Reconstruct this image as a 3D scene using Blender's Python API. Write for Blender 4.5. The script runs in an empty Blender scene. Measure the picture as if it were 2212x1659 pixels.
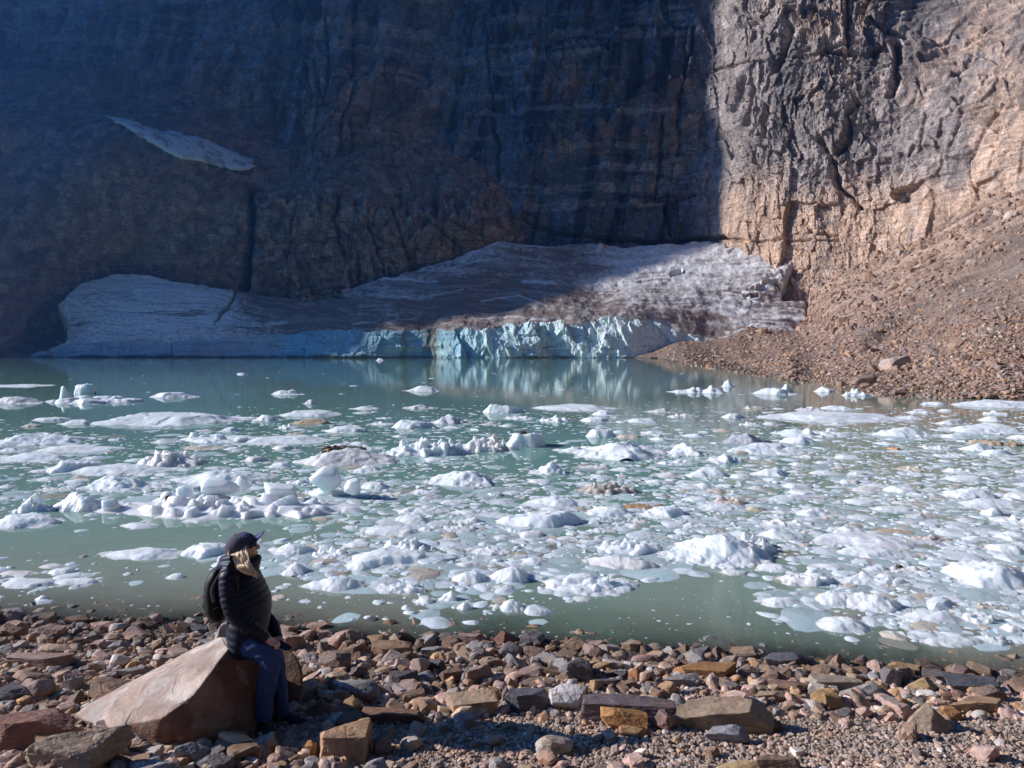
import bpy, bmesh, math, random
import numpy as np
from mathutils import Vector, Matrix
R = math.radians
SC = bpy.context.scene
COL = SC.collection

# ------------------------------------------------------------------ camera, sky, sun, exposure
CAMZ = 3.0
FPX = 26.0 / 36.0 * 2212.0            # focal length in units of a 2212 px wide frame
PITCH = math.atan((829.5 - 752.0) / FPX)
cam_d = bpy.data.cameras.new('camera'); cam = bpy.data.objects.new('camera', cam_d); COL.objects.link(cam)
cam_d.sensor_width = 36.0; cam_d.lens = 26.0; cam_d.clip_start = 0.1; cam_d.clip_end = 5000
cam.location = (0, 0, CAMZ); cam.rotation_euler = (math.pi / 2 - PITCH, 0, 0)
SC.camera = cam

SUN_A, SUN_E = R(7.0), R(26.0)        # azimuth behind the left side, elevation
SUN = Vector((-math.cos(SUN_A) * math.cos(SUN_E), math.sin(SUN_A) * math.cos(SUN_E), math.sin(SUN_E)))
w = bpy.data.worlds.new('World'); SC.world = w; w.use_nodes = True
nt = w.node_tree; nt.nodes.clear()
wo = nt.nodes.new('ShaderNodeOutputWorld'); bg = nt.nodes.new('ShaderNodeBackground'); sk = nt.nodes.new('ShaderNodeTexSky')
sk.sky_type = 'NISHITA'; sk.sun_disc = False; sk.sun_elevation = SUN_E
sk.sun_rotation = math.atan2(SUN.x, SUN.y); sk.altitude = 1800; sk.air_density = 1.0; sk.dust_density = 0.3; sk.ozone_density = 3.0
bg.inputs[1].default_value = 0.05
hs = nt.nodes.new('ShaderNodeHueSaturation'); hs.inputs['Saturation'].default_value = 1.9; hs.inputs['Value'].default_value = 0.6
nt.links.new(sk.outputs[0], hs.inputs['Color']); nt.links.new(hs.outputs[0], bg.inputs[0]); nt.links.new(bg.outputs[0], wo.inputs[0])
sl = bpy.data.lights.new('sun', 'SUN'); so = bpy.data.objects.new('sun', sl); COL.objects.link(so)
sl.energy = 5.0; sl.angle = R(0.45); sl.color = (1.0, 0.935, 0.86)
so.rotation_euler = (-SUN).to_track_quat('-Z', 'Y').to_euler()
SC.view_settings.view_transform = 'Standard'; SC.view_settings.look = 'None'
SC.view_settings.exposure = 0.9; SC.view_settings.gamma = 1.0
SC.cycles.use_denoising = True
SC.cycles.max_bounces = 6; SC.cycles.diffuse_bounces = 3; SC.cycles.glossy_bounces = 3
SC.cycles.transparent_max_bounces = 8; SC.cycles.volume_bounces = 0
SC.cycles.sample_clamp_indirect = 4.0

# ------------------------------------------------------------------ picture point + distance -> world
FW = np.array([0, math.cos(PITCH), -math.sin(PITCH)]); UP = np.array([0, math.sin(PITCH), math.cos(PITCH)])
def ray(px, py):
    px, py = np.broadcast_arrays(np.asarray(px, float), np.asarray(py, float))
    a = (px - 1106) / FPX; b = (829.5 - py) / FPX
    d = np.stack([a, FW[1] + b * UP[1], FW[2] + b * UP[2]], -1)
    return d / d[..., 1:2]
def P(px, py, Y):
    d = ray(px, py); Y = np.asarray(Y, float)
    return d * Y[..., None] + np.array([0, 0, CAMZ])
def Yz(py, z=0.0):
    d = ray(0, py)
    return (z - CAMZ) / d[..., 2]

# ------------------------------------------------------------------ noise
def _h(ix, iy, iz, seed):
    n = (ix.astype(np.int64) * 374761393 + iy.astype(np.int64) * 668265263 + iz.astype(np.int64) * 2147483647 + seed * 974711) & 0xffffffff
    n = ((n ^ (n >> 13)) * 1274126177) & 0xffffffff
    n = ((n ^ (n >> 16)) * 2246822519) & 0xffffffff
    return ((n ^ (n >> 15)) & 0xffffff) / float(0x1000000)
def vn2(x, y, seed=0):
    xi = np.floor(x); yi = np.floor(y); fx = x - xi; fy = y - yi
    fx = fx * fx * (3 - 2 * fx); fy = fy * fy * (3 - 2 * fy); z = np.zeros_like(xi)
    a = _h(xi, yi, z, seed); b = _h(xi + 1, yi, z, seed); c = _h(xi, yi + 1, z, seed); d = _h(xi + 1, yi + 1, z, seed)
    return (a + (b - a) * fx) * (1 - fy) + (c + (d - c) * fx) * fy
def vn3(x, y, z, seed=0):
    zi = np.floor(z); fz = z - zi; fz = fz * fz * (3 - 2 * fz)
    xi = np.floor(x); yi = np.floor(y); fx = x - xi; fy = y - yi
    fx = fx * fx * (3 - 2 * fx); fy = fy * fy * (3 - 2 * fy)
    r = []
    for k in (0, 1):
        a = _h(xi, yi, zi + k, seed); b = _h(xi + 1, yi, zi + k, seed); c = _h(xi, yi + 1, zi + k, seed); d = _h(xi + 1, yi + 1, zi + k, seed)
        r.append((a + (b - a) * fx) * (1 - fy) + (c + (d - c) * fx) * fy)
    return r[0] * (1 - fz) + r[1] * fz
def fbm2(x, y, o=4, seed=0, gain=0.5):
    s = 0; a = 1.0; t = 0
    for k in range(o):
        s = s + a * (vn2(x * 2 ** k, y * 2 ** k, seed + k * 17) - 0.5) * 2; t += a; a *= gain
    return s / t
def fbm3(p, f, o=3, seed=0, gain=0.5):
    s = 0; a = 1.0; t = 0
    for k in range(o):
        q = p * (f * 2 ** k) + 31.7
        s = s + a * (vn3(q[..., 0], q[..., 1], q[..., 2], seed + k * 13) - 0.5) * 2; t += a; a *= gain
    return s / t
def cells(x, y, seed=0, jit=0.9, sq=False):
    """nearest jittered seed: (random per cell, second random, dx, dy, F1, F2)"""
    xi = np.floor(x); yi = np.floor(y); f1 = np.full(x.shape, 9.0); f2 = f1.copy()
    r1 = np.zeros(x.shape); r2 = r1.copy(); r3 = r1.copy(); ddx = r1.copy(); ddy = r1.copy()
    o = np.zeros_like(xi)
    for i in (-1, 0, 1):
        for j in (-1, 0, 1):
            cx = xi + i; cy = yi + j
            sx = cx + 0.5 + jit * (_h(cx, cy, o, seed) - 0.5); sy = cy + 0.5 + jit * (_h(cx, cy, o + 1, seed) - 0.5)
            dx = x - sx; dy = y - sy; d = np.maximum(np.abs(dx), np.abs(dy)) + .15 * (np.abs(dx) + np.abs(dy)) if sq else np.sqrt(dx * dx + dy * dy)
            m = d < f1
            f2 = np.where(m, f1, np.minimum(f2, d))
            f1 = np.where(m, d, f1)
            r1 = np.where(m, _h(cx, cy, o + 2, seed), r1); r2 = np.where(m, _h(cx, cy, o + 3, seed), r2); r3 = np.where(m, _h(cx, cy, o + 4, seed), r3)
            ddx = np.where(m, dx, ddx); ddy = np.where(m, dy, ddy)
    return r1, r2, r3, ddx, ddy, f1, f2
def facets(x, y, seed, tilt=1.0, step=0.6, sq=False):
    r1, r2, r3, dx, dy, f1, f2 = cells(x, y, seed, .9, sq)
    return step * (r1 - 0.5) + tilt * ((r2 - 0.5) * dx + (r3 - 0.5) * dy), f2 - f1
def sstep(a, b, x):
    t = np.clip((x - a) / (b - a), 0, 1); return t * t * (3 - 2 * t)
def lerp(a, b, t): return a + (b - a) * t
def segdist(px, py, poly):
    d = np.full(np.shape(px), 1e9)
    for (x0, y0), (x1, y1) in zip(poly[:-1], poly[1:]):
        vx, vy = x1 - x0, y1 - y0
        t = np.clip(((px - x0) * vx + (py - y0) * vy) / (vx * vx + vy * vy + 1e-9), 0, 1)
        d = np.minimum(d, np.hypot(px - x0 - t * vx, py - y0 - t * vy))
    return d
class TPS:
    """thin-plate interpolation through scattered control points"""
    def __init__(s, pts, reg=0.0):
        p = np.array(pts, float); s.c = p[:, :2] / 500.0; n = len(p)
        K = s.k(s.c[:, None, :] - s.c[None]) + reg * np.eye(n)
        A = np.zeros((n + 3, n + 3)); A[:n, :n] = K; A[:n, n] = 1; A[:n, n + 1:] = s.c; A[n, :n] = 1; A[n + 1:, :n] = s.c.T
        b = np.zeros(n + 3); b[:n] = p[:, 2]; s.w = np.linalg.solve(A, b)
    @staticmethod
    def k(d):
        r2 = (d ** 2).sum(-1) + 1e-12; return 0.5 * r2 * np.log(r2)
    def __call__(s, x, y):
        x = np.asarray(x, float) / 500; y = np.asarray(y, float) / 500
        o = s.w[-3] + s.w[-2] * x + s.w[-1] * y
        for (cx, cy), wt in zip(s.c, s.w[:-3]):
            r2 = (x - cx) ** 2 + (y - cy) ** 2 + 1e-12; o = o + wt * 0.5 * r2 * np.log(r2)
        return o

# ------------------------------------------------------------------ mesh + object helpers
def mk(name, V, F, smooth=False):
    V = np.ascontiguousarray(V, np.float32).reshape(-1, 3); F = np.ascontiguousarray(F, np.int32)
    me = bpy.data.meshes.new(name); n, k = F.shape
    me.vertices.add(len(V)); me.vertices.foreach_set('co', V.ravel())
    me.loops.add(n * k); me.loops.foreach_set('vertex_index', F.ravel())
    me.polygons.add(n); me.polygons.foreach_set('loop_start', np.arange(0, n * k, k, dtype=np.int32))
    me.polygons.foreach_set('use_smooth', np.full(n, smooth, bool))
    me.update(calc_edges=True)
    return me
def setcol(me, C, name='Col'):
    a = me.attributes.new(name, 'FLOAT_COLOR', 'POINT')
    C = np.asarray(C, np.float32).reshape(-1, C.shape[-1])
    if C.shape[1] == 3: C = np.concatenate([C, np.ones((len(C), 1), np.float32)], 1)
    a.data.foreach_set('color', np.ascontiguousarray(C, np.float32).ravel())
def setval(me, v, name):
    a = me.attributes.new(name, 'FLOAT', 'POINT'); a.data.foreach_set('value', np.ascontiguousarray(v, np.float32).ravel())
def link(name, me, mat=None, parent=None):
    o = bpy.data.objects.new(name, me); COL.objects.link(o)
    if mat is not None: me.materials.append(mat)
    if parent is not None: o.parent = parent
    return o
def tag(o, label=None, cat=None, group=None, kind=None):
    if label: o['label'] = label
    if cat: o['category'] = cat
    if group: o['group'] = group
    if kind: o['kind'] = kind
    return o
def gridfaces(nr, nc):
    i = np.arange(nr - 1)[:, None] * nc + np.arange(nc - 1)[None]
    return np.stack([i, i + nc, i + nc + 1, i + 1], -1).reshape(-1, 4)
def blur(D, n=1):
    for _ in range(n):
        D = D.copy(); D[1:-1] = .25 * D[:-2] + .5 * D[1:-1] + .25 * D[2:]; D[:, 1:-1] = .25 * D[:, :-2] + .5 * D[:, 1:-1] + .25 * D[:, 2:]
    return D
def gridnormals(V):
    du = np.gradient(V, axis=1); dv = np.gradient(V, axis=0)
    n = np.cross(dv, du); n /= np.linalg.norm(n, axis=-1, keepdims=True) + 1e-9
    return n
def axis(lo, a, b, hi, step, coarse):
    return np.concatenate([np.arange(lo, a, coarse), np.arange(a, b, step), np.arange(b, hi + coarse, coarse)])

# ------------------------------------------------------------------ materials
class NT:
    def __init__(s, name):
        s.m = bpy.data.materials.new(name); s.m.use_nodes = True; s.t = s.m.node_tree; s.t.nodes.clear()
        s.out = s.n('OutputMaterial')
    def n(s, ty, **kw):
        nd = s.t.nodes.new('ShaderNode' + ty)
        for k, v in kw.items(): setattr(nd, k, v)
        return nd
    def set(s, nd, i, v):
        if hasattr(v, 'is_output') or isinstance(v, bpy.types.NodeSocket): s.t.links.new(v, nd.inputs[i])
        elif v is not None: nd.inputs[i].default_value = v
    def noise(s, vec, scale, detail=4, rough=0.6, dist=0.0):
        nd = s.n('TexNoise'); s.set(nd, 'Vector', vec); nd.inputs['Scale'].default_value = scale
        nd.inputs['Detail'].default_value = detail; nd.inputs['Roughness'].default_value = rough; nd.inputs['Distortion'].default_value = dist
        return nd.outputs[0]
    def voro(s, vec, scale, feat='F1'):
        nd = s.n('TexVoronoi', feature=feat); s.set(nd, 'Vector', vec); nd.inputs['Scale'].default_value = scale
        return nd.outputs[0]
    def mapr(s, v, a, b, c, d):
        nd = s.n('MapRange'); s.set(nd, 0, v)
        for i, q in enumerate((a, b, c, d)): nd.inputs[i + 1].default_value = q
        return nd.outputs[0]
    def mix(s, f, a, b, blend='MIX'):
        nd = s.n('MixRGB', blend_type=blend)
        s.set(nd, 0, f); s.set(nd, 1, a if not isinstance(a, tuple) else (*a, 1)[:4]); s.set(nd, 2, b if not isinstance(b, tuple) else (*b, 1)[:4])
        return nd.outputs[0]
    def math(s, op, a, b=None):
        nd = s.n('Math', operation=op); s.set(nd, 0, a)
        if b is not None: s.set(nd, 1, b)
        return nd.outputs[0]
    def scalevec(s, vec, sc):
        nd = s.n('Mapping'); s.set(nd, 0, vec); nd.inputs['Scale'].default_value = sc
        return nd.outputs[0]
    def bump(s, h, strength, dist, prev=None):
        nd = s.n('Bump'); nd.inputs['Strength'].default_value = strength; nd.inputs['Distance'].default_value = dist
        s.set(nd, 'Height', h)
        if prev is not None: s.set(nd, 'Normal', prev)
        return nd.outputs[0]
    def attr(s, name, ty='GEOMETRY'):
        nd = s.n('Attribute'); nd.attribute_name = name; nd.attribute_type = ty; return nd
    def pbr(s, color, rough=0.8, normal=None, spec=0.3, **kw):
        b = s.n('BsdfPrincipled'); s.set(b, 'Base Color', color if not isinstance(color, tuple) else (*color, 1)[:4])
        s.set(b, 'Roughness', rough); b.inputs['Specular IOR Level'].default_value = spec
        if normal is not None: s.set(b, 'Normal', normal)
        for k, v in kw.items(): s.set(b, k.replace('_', ' '), v)
        s.t.links.new(b.outputs[0], s.out.inputs[0]); return b
def gray(v): return (v, v, v, 1)

def mat_cliff(name, fine=1.0):
    t = NT(name); geo = t.n('NewGeometry').outputs['Position']
    col = t.attr('Col').outputs['Color']
    v1 = t.noise(t.scalevec(geo, (1, 1, 0.35)), 0.35 * fine, 6, 0.7, 0.4)
    v2 = t.noise(t.scalevec(geo, (1, 1, 0.8)), 2.2 * fine, 5, 0.7)
    st = t.noise(t.scalevec(geo, (0.12, 0.12, 1.3)), 1.6 * fine, 5, 0.65, 0.8)
    c = t.mix(1.0, col, t.mapr(v1, 0.3, 0.7, 0.6, 1.45), 'MULTIPLY')
    c = t.mix(1.0, c, t.mapr(v2, 0.3, 0.7, 0.55, 1.5), 'MULTIPLY')
    c = t.mix(1.0, c, t.mapr(st, 0.35, 0.65, 0.72, 1.28), 'MULTIPLY')
    cr = t.voro(t.scalevec(geo, (1, 1, 0.55)), 0.9 * fine, 'DISTANCE_TO_EDGE')
    b = t.bump(v2, 0.9, 0.35 / fine); b = t.bump(st, 0.8, 0.25 / fine, b)
    b = t.bump(t.mapr(cr, 0, 0.12, 0, 1), 0.5, 0.15 / fine, b)
    t.pbr(c, 0.82, b, 0.25); return t.m
def mat_rock(name, src='object', sc=1.0):
    t = NT(name)
    if src == 'object':
        oi = t.n('ObjectInfo'); col = oi.outputs['Color']; rnd = oi.outputs['Random']
        tc = t.n('TexCoord').outputs['Object']
        va = t.n('VectorMath', operation='ADD'); t.set(va, 0, tc); t.set(va, 1, rnd); co = va.outputs[0]
        cm = t.n('VectorMath', operation='SCALE'); t.set(cm, 0, oi.outputs['Location']); cm.inputs['Scale'].default_value = 3.1
        vb = t.n('VectorMath', operation='ADD'); t.set(vb, 0, co); t.set(vb, 1, cm.outputs[0]); co = vb.outputs[0]
    else:
        col = t.attr('Col').outputs['Color']; co = t.n('NewGeometry').outputs['Position']
    n1 = t.noise(co, 5 * sc, 6, 0.65, 0.6); n2 = t.noise(co, 28 * sc, 5, 0.7); n3 = t.noise(t.scalevec(co, (1, 1, 5)), 7 * sc, 4, 0.6, 0.5)
    n4 = t.noise(co, 2.3 * sc, 3, 0.5)
    c = t.mix(1.0, col, t.mapr(n1, 0.3, 0.7, 0.62, 1.35), 'MULTIPLY')
    c = t.mix(1.0, c, t.mapr(n2, 0.3, 0.7, 0.78, 1.22), 'MULTIPLY')
    c = t.mix(t.mapr(n4, 0.52, 0.66, 0, 0.25), c, t.mix(1.0, c, (1.35, 0.85, 0.6), 'MULTIPLY'))
    c = t.mix(t.mapr(n3, 0.6, 0.72, 0, 0.5), c, t.mix(0.5, c, (0.42, 0.39, 0.36)))
    b = t.bump(n1, 0.6, 0.03 / sc); b = t.bump(n2, 0.65, 0.008 / sc, b); b = t.bump(n3, 0.5, 0.012 / sc, b)
    t.pbr(c, t.mapr(n2, 0.3, 0.7, 0.62, 0.9), b, 0.3); return t.m
def mat_ice(name='ice', src='object'):
    t = NT(name)
    if src == 'object':
        oi = t.n('ObjectInfo'); col = oi.outputs['Color']
        va = t.n('VectorMath', operation='ADD'); t.set(va, 0, t.n('TexCoord').outputs['Object']); t.set(va, 1, oi.outputs['Location']); co = va.outputs[0]
    else:
        col = t.attr('Col').outputs['Color']; co = t.n('NewGeometry').outputs['Position']
    n1 = t.noise(co, 6, 5, 0.6, 0.4); n2 = t.noise(co, 35, 4, 0.6); n3 = t.noise(co, 1.6, 3, 0.5)
    c = t.mix(t.mapr(n1, 0.42, 0.62, 0, 0.35), col, t.mix(1.0, col, (0.86, 0.95, 1.0), 'MULTIPLY'))
    c = t.mix(t.mapr(n3, 0.56, 0.75, 0, 0.05), c, (0.5, 0.47, 0.42))
    b = t.bump(n1, 0.35, 0.05); b = t.bump(n2, 0.3, 0.008, b)
    p = t.pbr(c, t.mapr(n1, 0.35, 0.65, 0.25, 0.6), b, 0.5)
    p.inputs['Subsurface Weight'].default_value = 0.7 if src == 'object' else 0.25; p.inputs['Subsurface Radius'].default_value = (0.7, 0.85, 1.0)
    p.inputs['Subsurface Scale'].default_value = 0.3
    p.inputs['IOR'].default_value = 1.31
    return t.m

# ------------------------------------------------------------------ the rock walls round the lake
WALLB = [(-500, 335), (-300, 328), (0, 316), (300, 306), (560, 301), (800, 297), (1106, 293), (1300, 290), (1480, 288), (1530, 287), (1565, 282), (1610, 272), (1660, 265), (1700, 260), (1850, 245), (2000, 229), (2212, 203), (2500, 172), (2800, 148)]
_wx = np.array([a for a, b in WALLB], float); _wy = np.array([b for a, b in WALLB], float)
def wall_depth(px, py):
    base = np.interp(px, _wx, _wy)
    base = (np.interp(px - 14, _wx, _wy) + np.interp(px + 14, _wx, _wy) + base) / 3
    up = (550 - py)
    lean = np.where(up > 0, up * lerp(0.055, 0.03, sstep(1000, 1600, px)), up * 0.03)
    # upper right recedes in a broad ramp
    lean = lean + np.clip(up - 330, 0, 400) * 0.09 * sstep(1750, 2200, px)
    # left bay where the snow patch sits
    lean = lean + 14 * np.exp(-((px - 980) / 120) ** 2) * sstep(560, 200, py)
    # projecting fluted pillar
    lean = lean - 7 * np.exp(-((px - 700) / 75) ** 4) * sstep(420, 320, py)
    return base + lean
CRACKS = [  # (polyline, half width, depth in metres)
    ([(1706, 55), (1697, 105), (1675, 150)], 9, 4), ([(1831, -10), (1831, 92), (1786, 117)], 4, 2.5),
    ([(1608, 168), (1581, 237)], 6, 3), ([(1626, 185), (1606, 262)], 5, 3), ([(1662, 232), (1650, 290)], 5, 3),
    ([(1850, 218), (1828, 240), (1830, 295), (1804, 328)], 6, 3.5), ([(1771, 300), (1801, 350), (1811, 395), (1830, 418), (1855, 445)], 6, 4),
    ([(1938, 95), (1940, 165), (1928, 205)], 7, 4), ([(1900, 100), (1884, 120)], 6, 3), ([(1541, 146), (1706, 129), (1790, 120), (1860, 113)], 2.5, 1.6),
    ([(1621, 280), (1628, 350)], 4, 2), ([(1560, 515), (1700, 517), (1810, 516)], 2.5, 1.5), ([(1745, 500), (1810, 505)], 3, 2),
    ([(1990, 130), (2080, 90), (2150, 45)], 6, 3), ([(2060, 150), (2120, 110)], 5, 3), ([(2110, 430), (2090, 350), (2120, 290), (2165, 220)], 4, 2.5),
    ([(1590, 20), (1640, 45), (1600, 55)], 5, 2.5), ([(1760, 20), (1740, 90)], 4, 2.5), ([(2080, 240), (2050, 330)], 4, 2.5), ([(1690, 330), (1684, 470)], 2.5, 1.2),
    ([(1866, 20), (1900, 60), (1960, 70)], 5, 2.5), ([(1985, 170), (2035, 175)], 5, 2.5), ([(2000, 250), (1985, 330)], 3, 2),
    # shaded wall
    ([(590, 190), (588, 350)], 4, 3), ([(640, 0), (648, 120), (660, 200)], 4, 3), ([(770, 0), (766, 190), (740, 250), (725, 370)], 5, 4),
    ([(700, 20), (705, 160), (690, 215)], 3, 2.5), ([(672, 120), (690, 215)], 4, 3), ([(632, 215), (638, 300), (634, 362)], 5, 3), ([(755, 250), (765, 330), (750, 360)], 4, 2),
    ([(1050, 60), (1058, 200), (1075, 320), (1070, 420)], 4, 3), ([(1432, 250), (1418, 420)], 5, 3), ([(1500, 60), (1470, 200), (1465, 330)], 5, 3), ([(1340, 420), (1500, 420)], 2, 2),
    ([(1110, 468), (1250, 505), (1400, 516), (1560, 512)], 5, 4), ([(620, 210), (700, 222), (760, 215)], 3, 2), ([(1365, 330), (1300, 335)], 2, 1.5), ([(1440, 440), (1450, 500)], 6, 3)]
xs = axis(-620, -20, 2232, 2800, 2.1, 16); ys = axis(-900, -8, 640, 800, 2.1, 14)
PX, PY = np.meshgrid(xs, ys)
Yw = wall_depth(PX, PY); V = P(PX, PY, Yw); N = gridnormals(V); N[N[..., 1] > 0] *= -1
arc = V[..., 0] * 0.8 - V[..., 1] * 0.7; z = V[..., 2]
wx = fbm2(arc * 0.035, z * 0.035, 2, 5) * 4; wz = fbm2(arc * 0.035 + 9, z * 0.035, 2, 6) * 4
right = sstep(1560, 1900, PX)
shear = 0.15 * sstep(1900, 2250, PX)       # strata rise to the right on the far right
A_, Z_ = arc + wx, z + wz
A2 = A_ - shear * Z_ * 1.2
f1, e1 = facets(A2 / 12, Z_ / 26, 11, 1.8, 0.6, True)
f2, e2 = facets((A2 + .18 * Z_) / 4.6, (Z_ - .15 * A2) / 8.5, 12, 1.7, 0.6, True)
f3, e3 = facets((A2 + .1 * Z_) / 2.5, (Z_ - .15 * A2) / 2.0, 13, 1.6, 0.6, True)
f4, e4 = facets((A2 + 0.3 * Z_) / 0.95, Z_ / 0.95, 14, 1.5, 0.6)
rid = 1 - np.abs(fbm2(A2 * 0.22, Z_ * 0.045, 4, 31)); rid = rid ** 3 * 0.5
near_edge = np.exp(-((PX - 1560) / 60) ** 2)
amp = (1 - 0.55 * near_edge)
upper = sstep(420, 250, PY)
smooth_base = lerp(1.0, 0.55, sstep(330, 470, PY) * sstep(1500, 1600, PX))
D = 3.2 * f1 + 1.9 * f2 * smooth_base + 0.85 * f3 * smooth_base + 0.34 * f4 + 1.6 * (rid - 0.5) * smooth_base
D = D + 3.0 * fbm2(arc * 0.02, z * 0.02, 3, 77)
D = D * amp * (1 - .3 * sstep(1980, 2200, PX)); D = lerp(D, blur(D, 1), sstep(1850, 2000, PX))
wj = fbm2(PX * 0.045, PY * 0.045, 3, 41) * 7; wk = fbm2(PX * 0.045, PY * 0.045, 3, 42) * 7
crk = np.zeros_like(PX)
for poly, hw, dep in CRACKS:
    dd = segdist(PX + wj, PY + wk, poly); hwv = hw * (0.55 + 0.9 * vn2(PX * 0.05, PY * 0.05, int(hw * 10)))
    g = np.exp(-(dd / hwv) ** 2); D = D - dep * g * (.35 if poly[0][0] > 1975 else 1); crk = np.maximum(crk, g)
V = V + N * D[..., None]
# rock colours; the left wall also carries painted shade
nA = fbm2(arc * 0.03, z * 0.03, 5, 51); nB = fbm2(arc * 0.16, z * 0.03, 5, 52); nC = fbm2(arc * 0.5, z * 0.5, 4, 53)
tan = np.array([0.53, 0.375, 0.28]); greyc = np.array([0.31, 0.265, 0.25]); pale = np.array([0.50, 0.42, 0.375]); dark = np.array([0.085, 0.08, 0.085]); rust = np.array([0.40, 0.20, 0.09])
lowtan = sstep(300, 430, PY + nA * 120 + nB * 40) * sstep(1500, 1580, PX)
lefttan = sstep(0.15, 0.5, nA + 0.5 * nB) * 0.3 * (1 - sstep(1500, 1600, PX)) + 0.5 * np.exp(-((PX - 420) / 180) ** 2 - ((PY - 260) / 110) ** 2) + 0.5 * np.exp(-((PX - 860) / 60) ** 2 - ((PY - 370) / 90) ** 2)
righttan = sstep(-0.1, 0.4, nA * 1.2 + nC * 0.4 + (PX - 1930) / 450) * 0.8 * sstep(1560, 1800, PX)
m = np.clip(lowtan + lefttan + righttan, 0, 1)[..., None]
C = lerp(greyc, tan, m)
C = lerp(C, pale, (sstep(0.1, 0.5, nC + 0.4 * nB) * 0.55)[..., None])
C = lerp(C, dark, (sstep(0.15, 0.55, nB - 0.1 + 0.25 * upper) * 0.6 * (1 - 0.8 * lowtan))[..., None])
C = lerp(C, rust, (sstep(0.25, 0.55, fbm2(arc * 0.07, z * 0.02, 4, 57)) * 0.35)[..., None])
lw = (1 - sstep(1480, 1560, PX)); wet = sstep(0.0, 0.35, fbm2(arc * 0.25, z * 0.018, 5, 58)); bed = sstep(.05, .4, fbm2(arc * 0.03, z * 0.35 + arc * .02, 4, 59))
C = lerp(C, np.array([0.20, 0.205, 0.23]), (lw * .75)[..., None] * np.ones(3)); C = lerp(C, np.array([.045, .05, .065]), (lw * wet * (.8 + .2 * sstep(1150, 1450, PX)))[..., None]); C = C * lerp(1, .55, (lw * sstep(900, 1350, PX)))[..., None]; C = C * lerp(np.ones(3), np.array([.80, .93, 1.12]), (lw * .9)[..., None]); C = lerp(C, np.array([.36, .36, .38]), (lw * bed * .5)[..., None])  # left wall darkened and blued to deepen its shade; dark streaks, pale beds
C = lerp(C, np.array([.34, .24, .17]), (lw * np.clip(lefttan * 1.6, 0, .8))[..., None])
blk = cells((A2 + .18 * Z_) / 4.6, (Z_ - .15 * A2) / 8.5, 12, .9, True); bl3 = cells((A2 + .1 * Z_) / 2.5, (Z_ - .15 * A2) / 2.0, 13, .9, True)
C = C * (0.72 + .56 * blk[0] * .6 + .56 * bl3[0] * .4)[..., None] * lerp(1, .45, ((1 - sstep(.0, .05, e2)) * .8).clip(0, 1))[..., None] * lerp(1, .6, (1 - sstep(.0, .07, e3)) * .7)[..., None]
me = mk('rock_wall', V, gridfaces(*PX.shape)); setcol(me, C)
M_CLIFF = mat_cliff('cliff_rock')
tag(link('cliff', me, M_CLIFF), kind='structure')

# lower rock buttress on the left, in front of the wall
BT = [(-400, 770, 228), (-400, 500, 232), (-400, 250, 245), (-400, 100, 262), (0, 790, 234.5), (0, 740, 236), (0, 680, 240), (60, 740, 246), (60, 790, 238), (0, 500, 246), (0, 330, 266), (0, 235, 280), (0, 190, 300),
      (160, 700, 260), (110, 640, 260), (200, 590, 271), (280, 580, 276), (160, 500, 262), (250, 262, 284), (250, 215, 306), (300, 400, 274), (420, 420, 277), (400, 330, 285), (560, 375, 290), (560, 330, 305), (530, 620, 272), (330, 600, 271), (330, 500, 272),
      (700, 380, 288), (700, 470, 278), (700, 600, 273), (800, 395, 290), (860, 480, 281), (860, 590, 277), (1000, 465, 287), (1060, 500, 289), (1000, 560, 284), (1080, 530, 290), (1150, 560, 296), (1150, 470, 305), (900, 375, 303), (700, 330, 306),
      (560, 720, 268), (860, 700, 262), (1060, 640, 290), (300, 760, 262), (100, 790, 242)]
bt = TPS([(a, b, c) for a, b, c in BT], 0.001)
xs = axis(-420, -20, 1180, 1190, 2.2, 14); ys = axis(150, 195, 795, 800, 2.2, 14)
PX, PY = np.meshgrid(xs, ys)
V = P(PX, PY, bt(PX, PY)); N = gridnormals(V); N[N[..., 1] > 0] *= -1
s_ = V[..., 0] + 0.3 * V[..., 1]; z = V[..., 2]
wx = fbm2(s_ * 0.06, z * 0.06, 3, 65) * 5; wz = fbm2(s_ * 0.06 + 9, z * 0.06, 3, 66) * 5
sh = -0.45 * (s_ + 100) * 0.35
f1, e1 = facets((s_ + wx) / 9, (z + wz + sh) / 8, 21, 1.6, 0.5); f2, e2 = facets((s_ + wx) / 3.4, (z + wz + sh) / 3.0, 22, 1.6, 0.6, True); f3, _ = facets((s_ + wx) / 1.3, (z + wz + sh) / 1.1, 23, 1.5, 0.6)
blocky = sstep(430, 620, PX) * sstep(380, 440, PY)
rough = lerp(0.45, 1.0, blocky) * lerp(1, 0.3, np.exp(-((PX - 800) / 110) ** 2 - ((PY - 400) / 40) ** 2))
D = rough * (2.0 * f1 + 1.5 * f2 + 0.6 * f3 + 0.8 * fbm2(s_ * .4, z * .12, 4, 25)) + 2.5 * fbm2(s_ * 0.03, z * 0.03, 3, 27) * (1 - blocky * 0.5)
wj = fbm2(PX * 0.045, PY * 0.045, 3, 41) * 6
for poly, hw, dep in [([(543, 395), (540, 480), (530, 620)], 8, 5), ([(735, 420), (720, 470), (745, 560)], 4, 2.5), ([(850, 450), (880, 560)], 4, 2), ([(960, 470), (1040, 510)], 4, 2), ([(640, 430), (620, 560)], 3, 2), ([(920, 470), (1000, 540)], 4, 2), ([(790, 470), (830, 590)], 3, 2)]:
    D = D - dep * np.exp(-(segdist(PX + wj, PY, poly) / hw) ** 2)
V = V + N * D[..., None]
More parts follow.
